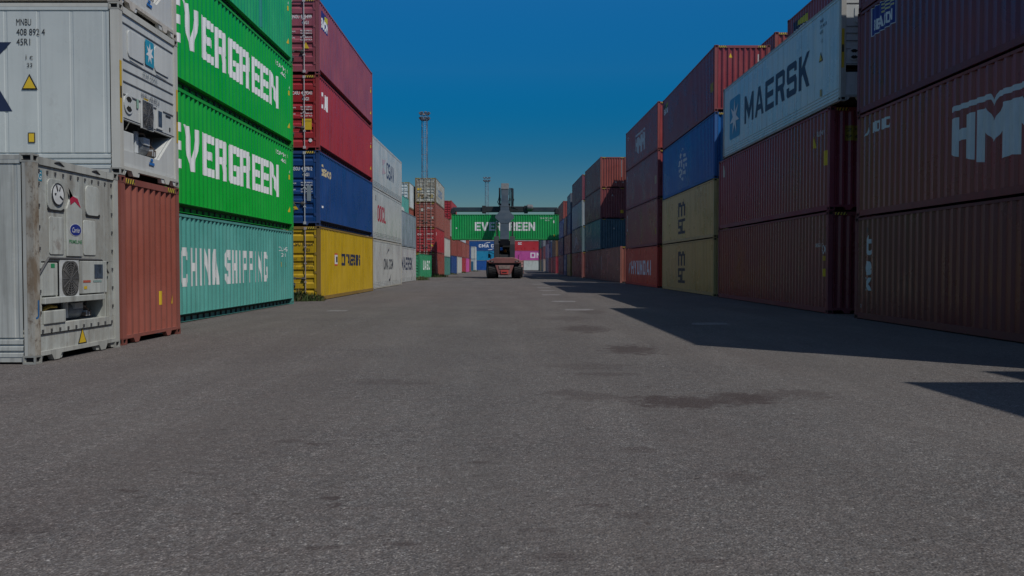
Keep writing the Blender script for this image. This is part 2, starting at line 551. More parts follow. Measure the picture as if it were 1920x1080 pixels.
def mesh_side(L, H, kind, zlow=0.165):
    prof = side_prof(L, kind)
    mb = MB()
    if kind == 'reefer':
        rows = [(0.10, 0.0), (0.15, 0.0), (0.16, 0.02), (0.18, 0.02), (0.19, 0.0), (0.24, 0.0), (0.25, 0.018), (0.27, 0.018), (0.28, 0.0),
                (0.335, 0.0), (0.345, 0.018), (0.36, 0.018), (0.37, 0.0), (H - 0.16, 0.0), (H - 0.155, 0.012), (H - 0.14, 0.012), (H - 0.135, -0.006), (H - 0.02, -0.006)]
        vs, fs = [], []
        n = len(prof)
        for k, (z, dz) in enumerate(rows):
            for y, d in prof:
                body = 0.40 < z + 0.05 and z < H - 0.158
                vs.append((W / 2 - PAN - (d if (12 <= k <= 13) else 0) - dz, y, z))
        for k in range(len(rows) - 1):
            for i in range(n - 1):
                a = k * n + i
                fs.append((a, a + 1, a + n + 1, a + n))
        mb.add(vs, fs)
    else:
        vs = []
        for y, d in prof:
            vs += [(W / 2 - PAN - d, y, zlow), (W / 2 - PAN - d, y, H - 0.075)]
        mb.add(vs, [(2 * i, 2 * i + 2, 2 * i + 3, 2 * i + 1) for i in range(len(prof) - 1)])
    return mb.mesh("side_panel")

def mesh_end(H):
    prof = ribs(-W / 2 + 0.15, W / 2 - 0.15, 0.237, 0.045)
    vs = []
    for x, d in prof:
        vs += [(x, 0.015 + d, 0.16), (x, 0.015 + d, H - 0.11)]
    return MB().add(vs, [(2 * i, 2 * i + 2, 2 * i + 3, 2 * i + 1) for i in range(len(prof) - 1)]).mesh("end_wall")

def mesh_frame(L, H, kind, castings):
    mb = MB()
    for y0, y1 in ((0.004, 0.15), (L - 0.15, L - 0.004)):
        for sx in (-1, 1):
            a, b = sorted((sx * (W / 2 - 0.004), sx * (W / 2 - 0.135)))
            mb.box(a, b, y0, y1, 0.1, H - 0.1)
    for sx in (-1, 1):
        def bx(x0, x1, y0, y1, z0, z1):
            a, b = sorted((sx * x0, sx * x1))
            mb.box(a, b, y0, y1, z0, z1)
        bx(W / 2 - 0.075, W / 2 - 0.006, 0.14, L - 0.14, H - 0.082, H - 0.022)
        if kind == 'open':                      # channel section, open outwards
            bx(W / 2 - 0.165, W / 2 - 0.155, 0.14, L - 0.14, 0.03, 0.214)
            bx(W / 2 - 0.165, W / 2 - 0.11, 0.14, L - 0.14, 0.020, 0.032)
            bx(W / 2 - 0.165, W / 2 - 0.012, 0.14, L - 0.14, 0.214, 0.226)
        elif kind == 'reefer':
            bx(W / 2 - 0.12, W / 2 - 0.02, 0.14, L - 0.14, 0.03, 0.099)
        else:
            bx(W / 2 - 0.06, W / 2 - 0.010, 0.14, L - 0.14, 0.025, 0.168)
    for y0, y1, sg in ((0.006, 0.09, 1), (L - 0.09, L - 0.006, -1)):
        mb.box(-W / 2 + 0.13, W / 2 - 0.13, y0, y1, H - 0.13, H - 0.022)
        # bottom sill with the cut-outs
        zs = 0.16
        pts = [(-W / 2 + 0.13, zs), (-W / 2 + 0.13, 0.1), (-0.80, 0.1), (-0.74, 0.015), (-0.60, 0.015), (-0.54, 0.1),
               (0.54, 0.1), (0.60, 0.015), (0.74, 0.015), (0.80, 0.1), (W / 2 - 0.13, 0.1), (W / 2 - 0.13, zs)]
        mb.prism(pts, y0, y1, 'y')
    if castings:
        for sy in (0, L - 0.178):
            for sx in (-W / 2, W / 2 - 0.162):
                for z in (0, H - 0.118):
                    mb.box(sx, sx + 0.162, sy, sy + 0.178, z, z + 0.118)
    return mb.mesh("frame")

def mesh_floor(L):
    mb = MB().box(-W / 2 + 0.12, W / 2 - 0.12, 0.1, L - 0.1, 0.14, 0.158)
    n = int(L / 0.4)
    for i in range(1, n):
        y = L * i / n
        mb.box(-W / 2 + 0.12, W / 2 - 0.12, y - 0.025, y + 0.025, 0.035, 0.139)
    return mb.mesh("underside")

def mesh_roof(L, H):
    prof = ribs(0.16, L - 0.16, 0.42, 0.014)
    vs = []
    for y, d in prof:
        vs += [(-W / 2 + 0.07, y, H - 0.02 - d), (W / 2 - 0.07, y, H - 0.02 - d)]
    return MB().add(vs, [(2 * i, 2 * i + 2, 2 * i + 3, 2 * i + 1) for i in range(len(prof) - 1)]).mesh("roof")

def mesh_casting():
    """corner casting with its three oval holes, at the origin corner (outer faces -x, -y, +z)"""
    a, b, c = 0.162, 0.178, 0.118
    mb = MB()
    mb.box(0, a, 0, b, 0, c)
    me = mb.mesh("corner_casting")
    bm = bmesh.new()
    bm.from_mesh(me)
    for f in list(bm.faces):
        nrm = f.normal
        if nrm.x < -0.9 or nrm.y < -0.9 or abs(nrm.z) > 0.9:
            th = 0.034
            r = bmesh.ops.inset_individual(bm, faces=[f], thickness=th, depth=0)
            r2 = bmesh.ops.inset_individual(bm, faces=[f], thickness=0.004, depth=-0.025)
            f.material_index = 1
    bm.to_mesh(me)
    bm.free()
    return me

def mesh_door(H):
    """one door leaf, x from 0 to w; horizontal pressed bands"""
    w = (W - 0.30) / 2 - 0.012
    z0, z1 = 0.165, H - 0.135
    h = z1 - z0
    prof = [(0.0, 0)]
    for c in (0.09, 0.235, 0.36, 0.485, 0.62, 0.80, 0.93):
        if c in (0.235, 0.62, 0.36, 0.485, 0.80, 0.09, 0.93):
            hh = 0.045 if c in (0.36, 0.485, 0.235) else 0.030
            prof += [(c - hh, 0), (c - hh + 0.024, 0.036), (c + hh - 0.024, 0.036), (c + hh, 0)]
    prof.append((1.0, 0))
    mb = MB()
    e = 0.085
    vs = []
    for t, d in prof:
        vs += [(e, 0.03 + d, z0 + t * h), (w - e, 0.03 + d, z0 + t * h)]
    mb.add(vs, [(2 * i, 2 * i + 1, 2 * i + 3, 2 * i + 2) for i in range(len(prof) - 1)])
    for i in range(len(prof) - 1):
        pass
    mb.box(0, e, 0.022, 0.09, z0, z1)
    mb.box(w - e, w, 0.022, 0.09, z0, z1)
    # gasket
    mb.box(-0.012, -0.001, 0.035, 0.08, z0, z1, 1)
    mb.box(w + 0.001, w + 0.012, 0.035, 0.08, z0, z1, 1)
    # hinges
    for t in (0.1, 0.36, 0.64, 0.9):
        mb.box(w - 0.06, w + 0.02, 0.008, 0.021, z0 + t * h - 0.05, z0 + t * h + 0.05, 2)
    return mb.mesh("door")

def mesh_bar(H):
    mb = MB()
    mb.tube((0, -0.012, 0.07), (0, -0.012, H - 0.06), 0.019, n=8)
    for z in (0.1, H - 0.1):
        mb.box(-0.05, 0.05, -0.036, 0.004, z - 0.05, z + 0.05)
    for t in (0.25, 0.5, 0.72):
        z = H * t
        mb.box(-0.045, 0.045, -0.034, 0.02, z - 0.025, z + 0.025)
    return mb.mesh("locking_bar")

def mesh_handle(H):
    mb = MB()
    mb.path([(0, -0.04, 1.05), (0.12, -0.05, 1.06), (0.42, -0.045, 1.02)], 0.013)
    mb.box(0.28, 0.40, -0.035, 0.02, 0.97, 1.10)
    mb.box(-0.03, 0.03, -0.055, -0.02, 1.0, 1.1)
    return mb.mesh("handle")

STRIPE_M = None
def end_stripes(parent, H, dim=False):
    """yellow and black warning strips on both ends of the top header"""
    def mk():
        mb = MB()
        for x0 in (-W / 2 + 0.19, W / 2 - 0.19 - 0.33):
            mb.add([(x0, 0.002, H - 0.115), (x0 + 0.33, 0.002, H - 0.115), (x0 + 0.33, 0.002, H - 0.035), (x0, 0.002, H - 0.035)], [(0, 1, 2, 3)], 0)
            for k in range(4):
                a = x0 + 0.01 + 0.085 * k
                mb.add([(a, -0.001, H - 0.115), (a + 0.04, -0.001, H - 0.115), (a + 0.072, -0.001, H - 0.035), (a + 0.032, -0.001, H - 0.035)], [(0, 1, 2, 3)], 1)
        return mb.mesh("hazard_stripes")
    link("hazard_stripes", cached(("stripes", H), mk), [decal((0.6, 0.45, 0.05)), decal(BLK)], parent)

def letters(parent, place, box, shape, col, cuts=None, name="lettering"):
    return link(name, flat_mesh(shape, box, place, cuts, name), decal(col), parent)

def container(kind, L, H, col, label, loc, rz, vis, near='wall', marks=(), group=None, detail=2, bar_col=None, wear=0.5, rust=0.5, rail='flush',
              code=None, end_marks=(), name="shipping_container", far='wall', dirt=0.5, frame_col=None, patina=0.0):
    """vis: +1 when the face turned to the aisle is local +x, -1 when it is local -x.  Origin: middle of the near end, at the bottom."""
    root = thing(name, label, "container", loc, rz, group)
    body = paint(col, wear, rust, 0.30, dirt, (0.05, 0.045, 0.04), patina)
    fr = paint(frame_col or tuple(c * 0.88 for c in col), wear, min(1, rust * 1.5), 0.62, dirt)
    low = tuple(c * 0.8 for c in col)
    sk = 'reefer' if kind == 'reefer' else 'dry'
    fk = 'reefer' if kind == 'reefer' else rail
    link("frame", cached(("frame", L, H, fk, detail < 2), lambda: mesh_frame(L, H, fk, detail < 2)), fr, root)
    zl = 0.225 if (rail == 'open' and sk == 'dry') else 0.165
    sm = cached(("side", L, H, sk, zl), lambda: mesh_side(L, H, sk, zl))
    link("side_panel", sm, body, root)
    link("side_panel", sm, body, root, loc=(0, L, 0), rot=(0, 0, math.pi))
    link("roof", cached(("roof", L, H), lambda: mesh_roof(L, H)), body, root)
    if detail >= 1:
        link("underside", cached(("floor", L), lambda: mesh_floor(L)), plain("underside_paint", (0.03, 0.03, 0.03), 0.8), root)
    em = cached(("end", H), lambda: mesh_end(H))
    link("end_wall", em, body, root, loc=(0, L, 0), rot=(0, 0, math.pi))
    if near == 'wall':
        link("end_wall", em, body, root)
    elif near == 'doors':
        dm = cached(("door", H), lambda: mesh_door(H))
        bmt = paint(bar_col or tuple(c * 0.9 for c in col), 0.4, 0.4)
        w = (W - 0.30) / 2 - 0.012
        for s in (-1, 1):
            d = link("door", dm, [body, RUBBER, fr], root, loc=(0.012 * s, 0, 0) if s > 0 else (-0.012, 0, 0))
            if s < 0:
                me2 = cached(("doorL", H), lambda: mirror_x(dm))
                d.data = me2
                for i, mm in enumerate([body, RUBBER, fr]):
                    d.material_slots[i].link = 'OBJECT'
                    d.material_slots[i].material = mm
            for fx in (0.13, 0.60):
                b = link("locking_bar", cached(("bar", H), lambda: mesh_bar(H)), bmt, d, loc=(s * w * fx, 0, 0))
                link("handle", cached(("handle", H), lambda: mesh_handle(H)), plain('handle_steel', (0.10, 0.095, 0.09), 0.6, var=0.4), d, loc=(s * w * fx - (0.40 if s > 0 else 0.0), 0, -0.18 if fx > 0.5 else -0.42))
    if detail >= 2:
        cm = cached(("casting",), mesh_casting)
        cmt = [paint(tuple(c * 0.7 for c in (frame_col or col)), 0.6, 1.0, 0.7, 0.9), HOLE]
        for y, fy in ((0, 1), (L, -1)):
            for x, fx in ((-W / 2, 1), (W / 2, -1)):
                for z in (0, H - 0.118):
                    me = cm if fx * fy > 0 else cached(("castingM",), lambda: mirror_x(cm))
                    o = link("corner_casting", me, cmt, root, loc=(x, y, z))
                    # the mesh has its outer faces at -x,-y: turn it to the corner
                    if (fx, fy) == (1, 1):
                        pass
                    elif (fx, fy) == (-1, 1):
                        pass                    # mirrored mesh
                    elif (fx, fy) == (-1, -1):
                        o.rotation_euler = (0, 0, math.pi)
                    else:
                        o.rotation_euler = (0, 0, math.pi)
    if detail >= 1 and near in ('wall', 'doors'):
        end_stripes(root, H)
    prof = side_prof(L, sk)
    lay = [0]
    def side_place(u, v):
        y = u if vis > 0 else L - u
        d = inset_at(prof, y) if sk == 'dry' else 0.0
        return (vis * (W / 2 - PAN - d + 0.0025 + 0.0012 * lay[0]), y, v)
    cuts = [(p[0] if vis > 0 else L - p[0]) for p in prof] if sk == 'dry' else None
    for mk in marks:
        what, u0, v0, w_, h_, c = mk[:6]
        nm = mk[6] if len(mk) > 6 else "lettering"
        shape = text_tris(what, mk[7] if len(mk) > 7 else 0.025) if isinstance(what, str) else (what if isinstance(what, tuple) else polys_tris(what))
        lay[0] += 1
        letters(root, side_place, (u0, v0, w_, h_), shape, c, cuts, nm)
    def end_place(u, v):
        return (u - W / 2, (0.011 if near == 'wall' else -0.0335 * 0 + 0.019) - 0.0012 * lay[0], v)
    eprof = ribs(-W / 2 + 0.15, W / 2 - 0.15, 0.237, 0.045)
    def end_place_wall(u, v):
        return (u - W / 2, 0.015 + inset_at(eprof, u - W / 2) - 0.003 - 0.0012 * lay[0], v)
    lay[0] = 0
    for mk in end_marks:
        lay[0] += 1
        what, u0, v0, w_, h_, c = mk[:6]
        nm = mk[6] if len(mk) > 6 else "lettering"
        shape = text_tris(what, 0.02) if isinstance(what, str) else (what if isinstance(what, tuple) else polys_tris(what))
        if near == 'wall':
            letters(root, end_place_wall, (u0, v0, w_, h_), shape, c, [e[0] + W / 2 for e in eprof], nm)
        else:
            letters(root, end_place, (u0, v0, w_, h_), shape, c, None, nm)
    return root

def mirror_x(me):
    m2 = me.copy()
    bm = bmesh.new()
    bm.from_mesh(m2)
    for v in bm.verts:
        v.co.x = -v.co.x
    bmesh.ops.reverse_faces(bm, faces=bm.faces)
    bm.to_mesh(m2)
    bm.free()
    return m2

# ---- machinery ends of the refrigerated containers (u to the right seen from outside, v up)
def uvbox(mb, u0, u1, v0, v1, y0, y1, mi=0):
    return mb.box(u0 - W / 2, u1 - W / 2, y0, y1, v0, v1, mi)

def uvprism(mb, pts, y0, y1, mi=0):
    return mb.prism([(p[0] - W / 2, p[1]) for p in pts], y0, y1, 'y', mi)

def fan_part(parent, u, v, r, y, square):
    mb = MB()
    if square:
        uvbox(mb, u - r * 1.08, u + r * 1.08, v - r * 1.2, v + r * 1.2, y, y + 0.03, 0)
    f = part("fan_grille", mb if square else MB().lathe([(r * 1.05, 0), (r * 1.05, 0.03), (r, 0.03)], 'y', 28), plain("grille_frame", (0.5, 0.52, 0.52), 0.5), parent,
             loc=None if square else (u - W / 2, y, v))
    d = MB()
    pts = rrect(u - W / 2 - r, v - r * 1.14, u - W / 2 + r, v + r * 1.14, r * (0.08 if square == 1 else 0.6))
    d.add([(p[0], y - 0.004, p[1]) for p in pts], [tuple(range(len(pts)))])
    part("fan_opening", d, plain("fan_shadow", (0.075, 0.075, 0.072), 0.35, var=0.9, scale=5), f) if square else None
    g = MB()
    for k in range(1, 8):
        rr = r * k / 7.2
        c = [(u - W / 2 + rr * math.cos(t * math.pi / 14), y - 0.012, v + rr * (1.12 if square else 1) * math.sin(t * math.pi / 14)) for t in range(29)]
        g.path(c, 0.004, 4)
    for k in range(12):
        a = k * math.pi / 6
        g.tube((u - W / 2, y - 0.012, v), (u - W / 2 + r * math.cos(a), y - 0.012, v + r * (1.12 if square else 1) * math.sin(a)), 0.005, n=4)
    part("guard_wire", g, plain("grille_wire", (0.20, 0.20, 0.20), 0.4, 0.5), f)
    return f

def compressor_part(parent, u0, u1, v0, v1):
    mb = MB()
    w = u1 - u0
    h = v1 - v0
    x = lambda t: u0 - W / 2 + t * w
    z = lambda t: v0 + t * h
    mb.lathe([(0, -0.2), (0.11, -0.2), (0.14, -0.12), (0.14, 0.14), (0.1, 0.2), (0, 0.2)], 'x', 16, 0, Matrix.Translation((x(0.52), 0.28, z(0.42))))
    mb.box(x(0.42), x(0.60), 0.12, 0.3, z(0.5), z(0.78), 1)
    mb.tube((x(0.3), 0.2, z(0.1)), (x(0.3), 0.2, z(0.95)), 0.05, n=10, mi=1)
    mb.path([(x(0.3), 0.2, z(0.9)), (x(0.45), 0.15, z(0.95)), (x(0.6), 0.18, z(0.7)), (x(0.72), 0.16, z(0.5)), (x(0.72), 0.16, z(0.1))], 0.02, 6, 2)
    mb.path([(x(0.66), 0.25, z(0.2)), (x(0.78), 0.2, z(0.6)), (x(0.85), 0.25, z(0.9))], 0.014, 6, 2)
    for k in range(5):
        mb.box(x(0.62 + 0.03 * k), x(0.64 + 0.03 * k), 0.1, 0.2, z(0.12), z(0.3 + 0.08 * (k % 3)), 1 if k % 2 else 2)
    part("compressor", mb, [plain("machine_grey", (0.16, 0.18, 0.20), 0.5, var=0.4), plain("machine_pale", (0.40, 0.43, 0.45), 0.5), plain("copper_pipe", (0.15, 0.12, 0.10), 0.4, 0.4)], parent)

def bolts(parent, pts, y):
    me = MB().box(-0.014, 0.014, -0.016, 0, -0.022, 0.022).mesh("bolt")
    for u, v in pts:
        link("bolt", me, plain("bolt_steel", (0.08, 0.08, 0.085), 0.5, 0.3), parent, loc=(u - W / 2, y, v))

def starcool_end(root, col, detail_text=None):
    """white machinery end with ribs, round vent, dark condenser fan and open compressor bay"""
    H = HC
    m = paint(col, 0.35, 0.15, 0.45, 0.35)
    pm = paint(tuple(c * 1.02 for c in col), 0.3, 0.1, 0.45, 0.3)
    a, b = 0.13, W - 0.13
    yf = 0.03
    mb = MB()
    uvbox(mb, a, b, 0.96, H - 0.12, yf, yf + 0.05)                       # upper body
    uvprism(mb, [(a, 0.18), (b, 0.18), (b, 0.96), (b - 0.10, 0.955), (b - 0.72, 0.44), (a, 0.44)], yf, yf + 0.05)   # lower body with the slanting bay edge
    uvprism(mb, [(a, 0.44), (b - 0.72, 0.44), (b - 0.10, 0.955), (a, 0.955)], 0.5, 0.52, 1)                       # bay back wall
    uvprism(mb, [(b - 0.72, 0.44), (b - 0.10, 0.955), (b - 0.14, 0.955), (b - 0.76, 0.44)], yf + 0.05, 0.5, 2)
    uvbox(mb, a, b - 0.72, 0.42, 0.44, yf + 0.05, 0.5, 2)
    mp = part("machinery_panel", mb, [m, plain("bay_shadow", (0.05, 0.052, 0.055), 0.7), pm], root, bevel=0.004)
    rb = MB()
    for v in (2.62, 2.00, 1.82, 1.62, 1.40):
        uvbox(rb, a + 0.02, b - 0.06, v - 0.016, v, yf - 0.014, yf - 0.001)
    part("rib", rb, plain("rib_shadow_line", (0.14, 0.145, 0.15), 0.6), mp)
    for u0 in (0.36, 1.42):
        cv = MB()
        uvprism(cv, rrect(u0, 2.08, u0 + 0.62, 2.54, 0.08), yf - 0.018, yf - 0.001)
        part("access_cover", cv, pm, mp, bevel=0.004)
        hd = MB()
        hd.path([(u0 - W / 2 + 0.06, yf - 0.03, 2.07), (u0 - W / 2 + 0.55, yf - 0.03, 2.05)], 0.008, 5)
        part("handle", hd, DARK, mp)
    # star logo
    fp = lambda u, v: (u - W / 2, yf - 0.0195, v)
    fp2 = lambda u, v: (u - W / 2, yf - 0.0225, v)
    letters(mp, fp, (1.02, 2.10, 0.36, 0.46), polys_tris([rrect(0, 0, 1, 1, 0.08)]), (0.02, 0.28, 0.42), None, "logo")
    letters(mp, fp2, (1.04, 2.13, 0.32, 0.40), polys_tris(star7(0.5, 0.5, 0.5, 0.5)), WHT, None, "logo")
    fq = lambda u, v: (u - W / 2, yf - 0.016, v)
    letters(mp, fq, (0.92, 1.86, 0.62, 0.08), text_tris("STAR COOL", 0.0), (0.12, 0.16, 0.18))
    if detail_text:
        letters(mp, fq, (0.85, 1.45, 0.75, 0.11), text_tris(detail_text, 0.0), (0.10, 0.11, 0.13))
    # round vent
    vt = MB()
    vt.prism([(p[0] - W / 2, p[1]) for p in ngon(0.36, 1.25, 0.17, 0.17, 24)], yf - 0.02, yf - 0.001)
    vd = part("vent_dial", vt, pm, mp)
    for dv, nm in ((0.09, 0), (-0.09, 1)):
        q = MB()
        seg = [(0.36 + 0.13 * math.cos(R(t)) - W / 2, 1.25 + (0.13 * math.sin(R(t)) if nm == 0 else -0.13 * math.sin(R(t)))) for t in range(40, 141, 20)]
        seg += [(0.36 + 0.04 * math.cos(R(t)) - W / 2, 1.25 + (0.05 * math.sin(R(t)) if nm == 0 else -0.05 * math.sin(R(t)))) for t in range(140, 39, -50)]
        q.prism(seg, yf - 0.026, yf - 0.021)
        part("vent_opening", q, HOLE, vd)
    fan_part(mp, 1.06, 1.18, 0.215, yf - 0.035, 1)
    bx = MB()
    uvbox(bx, 1.48, 1.74, 1.02, 1.40, yf - 0.02, yf - 0.001)
    part("control_box", bx, pm, mp)
    sc = MB()
    uvbox(sc, 1.53, 1.69, 1.07, 1.36, yf - 0.026, yf - 0.021)
    part("screen", sc, plain("screen_glass", (0.05, 0.07, 0.10), 0.2, var=0.5, scale=8), mp)
    sm = MB()
    uvbox(sm, a + 0.02, b - 0.02, 0.985, 0.995, yf - 0.006, yf - 0.001)
    uvbox(sm, 1.9, 2.12, 1.32, 1.35, yf - 0.012, yf - 0.001)
    uvbox(sm, 2.06, 2.10, 1.06, 1.13, yf - 0.012, yf - 0.001)
    part("seam", sm, DARK, mp)
    cb = MB()
    uvbox(cb, a + 0.01, a + 0.50, 0.44, 0.78, 0.06, 0.35)
    part("machine_box", cb, pm, mp, bevel=0.01)
    compressor_part(mp, a + 0.45, b - 0.35, 0.45, 0.90)
    letters(mp, fq, (1.14, 0.30, 0.22, 0.05), polys_tris(UNIT), (0.02, 0.14, 0.42), None, "sticker")
    letters(mp, fq, (1.20, 0.37, 0.10, 0.05), polys_tris(UNIT), (0.02, 0.14, 0.42), None, "sticker")
    letters(mp, fq, (0.95, 1.46 - 0.03, 0.18, 0.05), polys_tris(UNIT), YEL, None, "sticker")
    letters(mp, fq, (0.66, 1.24, 0.08, 0.16), polys_tris(UNIT), (0.25, 0.42, 0.33), None, "sticker")
    for u0 in (0.012, W - 0.095):
        letters(root, lambda u, v: (u - W / 2, 0.0005, v), (u0, 0.88, 0.075, 1.05), polys_tris(UNIT), (0.55, 0.36, 0.02), None, "warning_sticker")
        letters(root, lambda u, v: (u - W / 2, -0.0025, v), (u0 + 0.012, 1.30, 0.05, 0.20), polys_tris(UNIT), BLK, None, "warning_sticker")
    # lower skirt with the pocket cut-outs
    sk = MB()
    uvprism(sk, [(a, 0.2), (a, 0.02), (0.20, 0.02), (0.30, 0.14), (0.55, 0.14), (0.60, 0.02), (0.72, 0.02), (0.78, 0.14), (1.62, 0.14), (1.68, 0.02),
                 (1.80, 0.02), (1.86, 0.14), (2.12, 0.14), (2.22, 0.02), (b, 0.02), (b, 0.2)], yf - 0.012, yf + 0.06)
    part("skirt", sk, m, root)
    return mp

def carrier_end(root, col):
    """older, dirtier machinery end with bolted panel, grille and open bay"""
    H = HC
    m = paint(col, 0.8, 0.6, 0.6, 1.0, (0.09, 0.09, 0.085), 0.32)
    pm = paint(tuple(c * 1.06 for c in col), 0.7, 0.4, 0.55, 1.0, (0.11, 0.11, 0.105), 0.15)
    a, b = 0.13, W - 0.13
    yf = 0.03
    mb = MB()
    uvbox(mb, a, b, 1.42, H - 0.13, yf, yf + 0.05)
    uvbox(mb, a, a + 0.10, 0.53, 1.42, yf, yf + 0.05)
    uvbox(mb, b - 0.16, b, 0.53, 1.42, yf, yf + 0.05)
    uvbox(mb, a, b, 0.40, 0.53, yf, yf + 0.05)
    uvbox(mb, a + 0.10, b - 0.16, 0.90, 1.42, yf + 0.06, yf + 0.10, 2)
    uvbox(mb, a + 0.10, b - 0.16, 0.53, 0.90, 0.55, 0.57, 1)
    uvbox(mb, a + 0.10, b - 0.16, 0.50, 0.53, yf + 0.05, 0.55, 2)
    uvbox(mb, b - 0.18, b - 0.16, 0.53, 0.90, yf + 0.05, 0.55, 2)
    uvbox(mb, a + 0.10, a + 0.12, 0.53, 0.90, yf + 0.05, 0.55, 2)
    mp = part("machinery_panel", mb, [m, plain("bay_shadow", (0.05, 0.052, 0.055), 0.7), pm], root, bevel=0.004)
    # raised panel lines
    rp = MB()
    for u0, u1 in ((0.42, 0.80), (1.35, 1.72)):
        uvprism(rp, rrect(u0, 1.52, u1, 2.06, 0.04), yf - 0.012, yf - 0.001)
    uvprism(rp, [(0.86, 1.50), (1.28, 1.50), (1.28, 2.2), (1.18, 2.40), (0.98, 2.40), (0.86, 2.2)], yf - 0.03, yf - 0.001)
    part("raised_panel", rp, pm, mp, bevel=0.006)
    for u0, v0, u1, v1 in ((0.38, 2.16, 0.80, 2.60), (1.42, 2.14, 1.84, 2.60)):
        cv = MB()
        uvprism(cv, rrect(u0, v0, u1, v1, 0.09), yf - 0.02, yf - 0.001)
        c = part("access_cover", cv, pm, mp, bevel=0.005)
        tr = MB()
        uvprism(tr, rrect(u0 + 0.01, v0 - 0.016, u1 + 0.015, v0 + 0.03, 0.02), yf - 0.016, yf - 0.0005)
        part("cover_gasket", tr, RUBBER, c)
    vt = MB()
    vt.prism([(p[0] - W / 2, p[1]) for p in ngon(0.62, 2.39, 0.155, 0.155, 24)], yf - 0.034, yf - 0.021)
    vd = part("vent_dial", vt, plain("dial_white", (0.62, 0.64, 0.64), 0.5), mp)
    vr = MB()
    ring = [(0.62 - W / 2 + 0.155 * math.cos(t * math.pi / 12), yf - 0.036, 2.39 + 0.155 * math.sin(t * math.pi / 12)) for t in range(25)]
    vr.path(ring, 0.008, 5)
    for a0, r0, r1 in ((110, 0.05, 0.13), (60, 0.06, 0.12), (-30, 0.05, 0.13), (180, 0.06, 0.09)):
        c, s_ = math.cos(R(a0)), math.sin(R(a0))
        vr.tube((0.62 - W / 2 + r0 * c, yf - 0.036, 2.39 + r0 * s_), (0.62 - W / 2 + r1 * c, yf - 0.036, 2.39 + r1 * s_), 0.012, n=5)
    part("dial_mark", vr, DARK, vd)
    fq = lambda u, v: (u - W / 2, yf - 0.034, v)
    fq1 = lambda u, v: (u - W / 2, yf - 0.037, v)
    f0 = lambda u, v: (u - W / 2, yf - 0.004, v)
    letters(mp, fq, (0.90, 2.23, 0.34, 0.30), polys_tris([[(0.0, 0.95), (0.35, 0.55), (0.75, 0.45), (1.0, 0.0), (0.5, 0.30), (0.15, 0.1)], [(0.0, 0.95), (0.1, 0.4), (0.35, 0.55)]]), (0.42, 0.02, 0.06), None, "logo")
    letters(mp, fq, (0.91, 1.80, 0.34, 0.19), polys_tris([ngon(0.5, 0.5, 0.5, 0.5, 28)]), (0.60, 0.62, 0.64), None, "logo")
    letters(mp, fq1, (0.925, 1.81, 0.31, 0.17), polys_tris([ngon(0.5, 0.5, 0.5, 0.5, 28)]), (0.015, 0.03, 0.22), None, "logo")
    letters(mp, lambda u, v: (u - W / 2 + (v - 1.85) * 0.2, yf - 0.040, v), (0.97, 1.855, 0.22, 0.075), text_tris("Carrier", 0.0), WHT)
    letters(mp, fq, (0.90, 1.69, 0.36, 0.055), text_tris("PRIMELINE", 0.01), (0.05, 0.25, 0.10))
    # condenser section
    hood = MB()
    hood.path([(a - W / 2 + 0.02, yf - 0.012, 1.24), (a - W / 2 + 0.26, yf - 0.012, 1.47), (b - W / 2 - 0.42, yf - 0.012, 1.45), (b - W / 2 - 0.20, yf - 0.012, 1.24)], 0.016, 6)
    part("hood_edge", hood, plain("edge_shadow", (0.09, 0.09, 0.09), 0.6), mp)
    fan_part(mp, 0.92, 1.17, 0.225, yf - 0.03, 2)
    bx = MB()
    uvbox(bx, 1.22, 2.02, 0.93, 1.43, yf - 0.03, yf + 0.059)
    part("control_box", bx, pm, mp, bevel=0.008)
    bx = MB()
    uvbox(bx, a + 0.11, 0.64, 0.93, 1.40, yf + 0.0, yf + 0.059)
    part("side_box", bx, pm, mp, bevel=0.008)
    sc = MB()
    uvbox(sc, 1.62, 1.88, 1.16, 1.38, yf - 0.036, yf - 0.031)
    part("screen", sc, plain("screen_glass", (0.05, 0.07, 0.10), 0.2, var=0.5, scale=8), mp)
    f3 = lambda u, v: (u - W / 2, yf - 0.034, v)
    letters(mp, f3, (1.28, 1.10, 0.22, 0.035), polys_tris(UNIT), (0.45, 0.10, 0.06), None, "sticker")
    letters(mp, f3, (1.30, 1.00, 0.09, 0.045), polys_tris(UNIT), YEL, None, "sticker")
    letters(mp, f3, (1.58, 1.10, 0.26, 0.03), polys_tris(UNIT), (0.22, 0.32, 0.30), None, "sticker")
    letters(mp, lambda u, v: (u - W / 2, yf - 0.004, v), (0.46, 1.33, 0.10, 0.06), polys_tris(UNIT), (0.02, 0.25, 0.10), None, "sticker")
    lg = MB()
    uvbox(lg, a + 0.08, b - 0.42, 0.82, 0.91, yf - 0.06, yf + 0.06)
    part("ledge", lg, pm, mp, bevel=0.008)
    cb = MB()
    uvbox(cb, a + 0.13, a + 0.68, 0.53, 0.72, yf - 0.02, 0.3)
    part("machine_box", cb, pm, mp, bevel=0.012)
    cab = MB()
    cab.path([(a - W / 2 + 0.15, 0.05, 0.73), (a - W / 2 + 0.3, 0.03, 0.77), (a - W / 2 + 0.5, 0.05, 0.76), (a - W / 2 + 0.35, 0.08, 0.79), (a - W / 2 + 0.2, 0.06, 0.76)], 0.016, 6)
    part("power_cable", cab, plain("yellow_cable", (0.45, 0.28, 0.03), 0.6), mp)
    compressor_part(mp, a + 0.60, b - 0.30, 0.54, 0.86)
    sm = MB()
    uvbox(sm, a + 0.02, b - 0.10, 0.392, 0.404, yf - 0.014, yf - 0.001)
    part("seam", sm, DARK, mp)
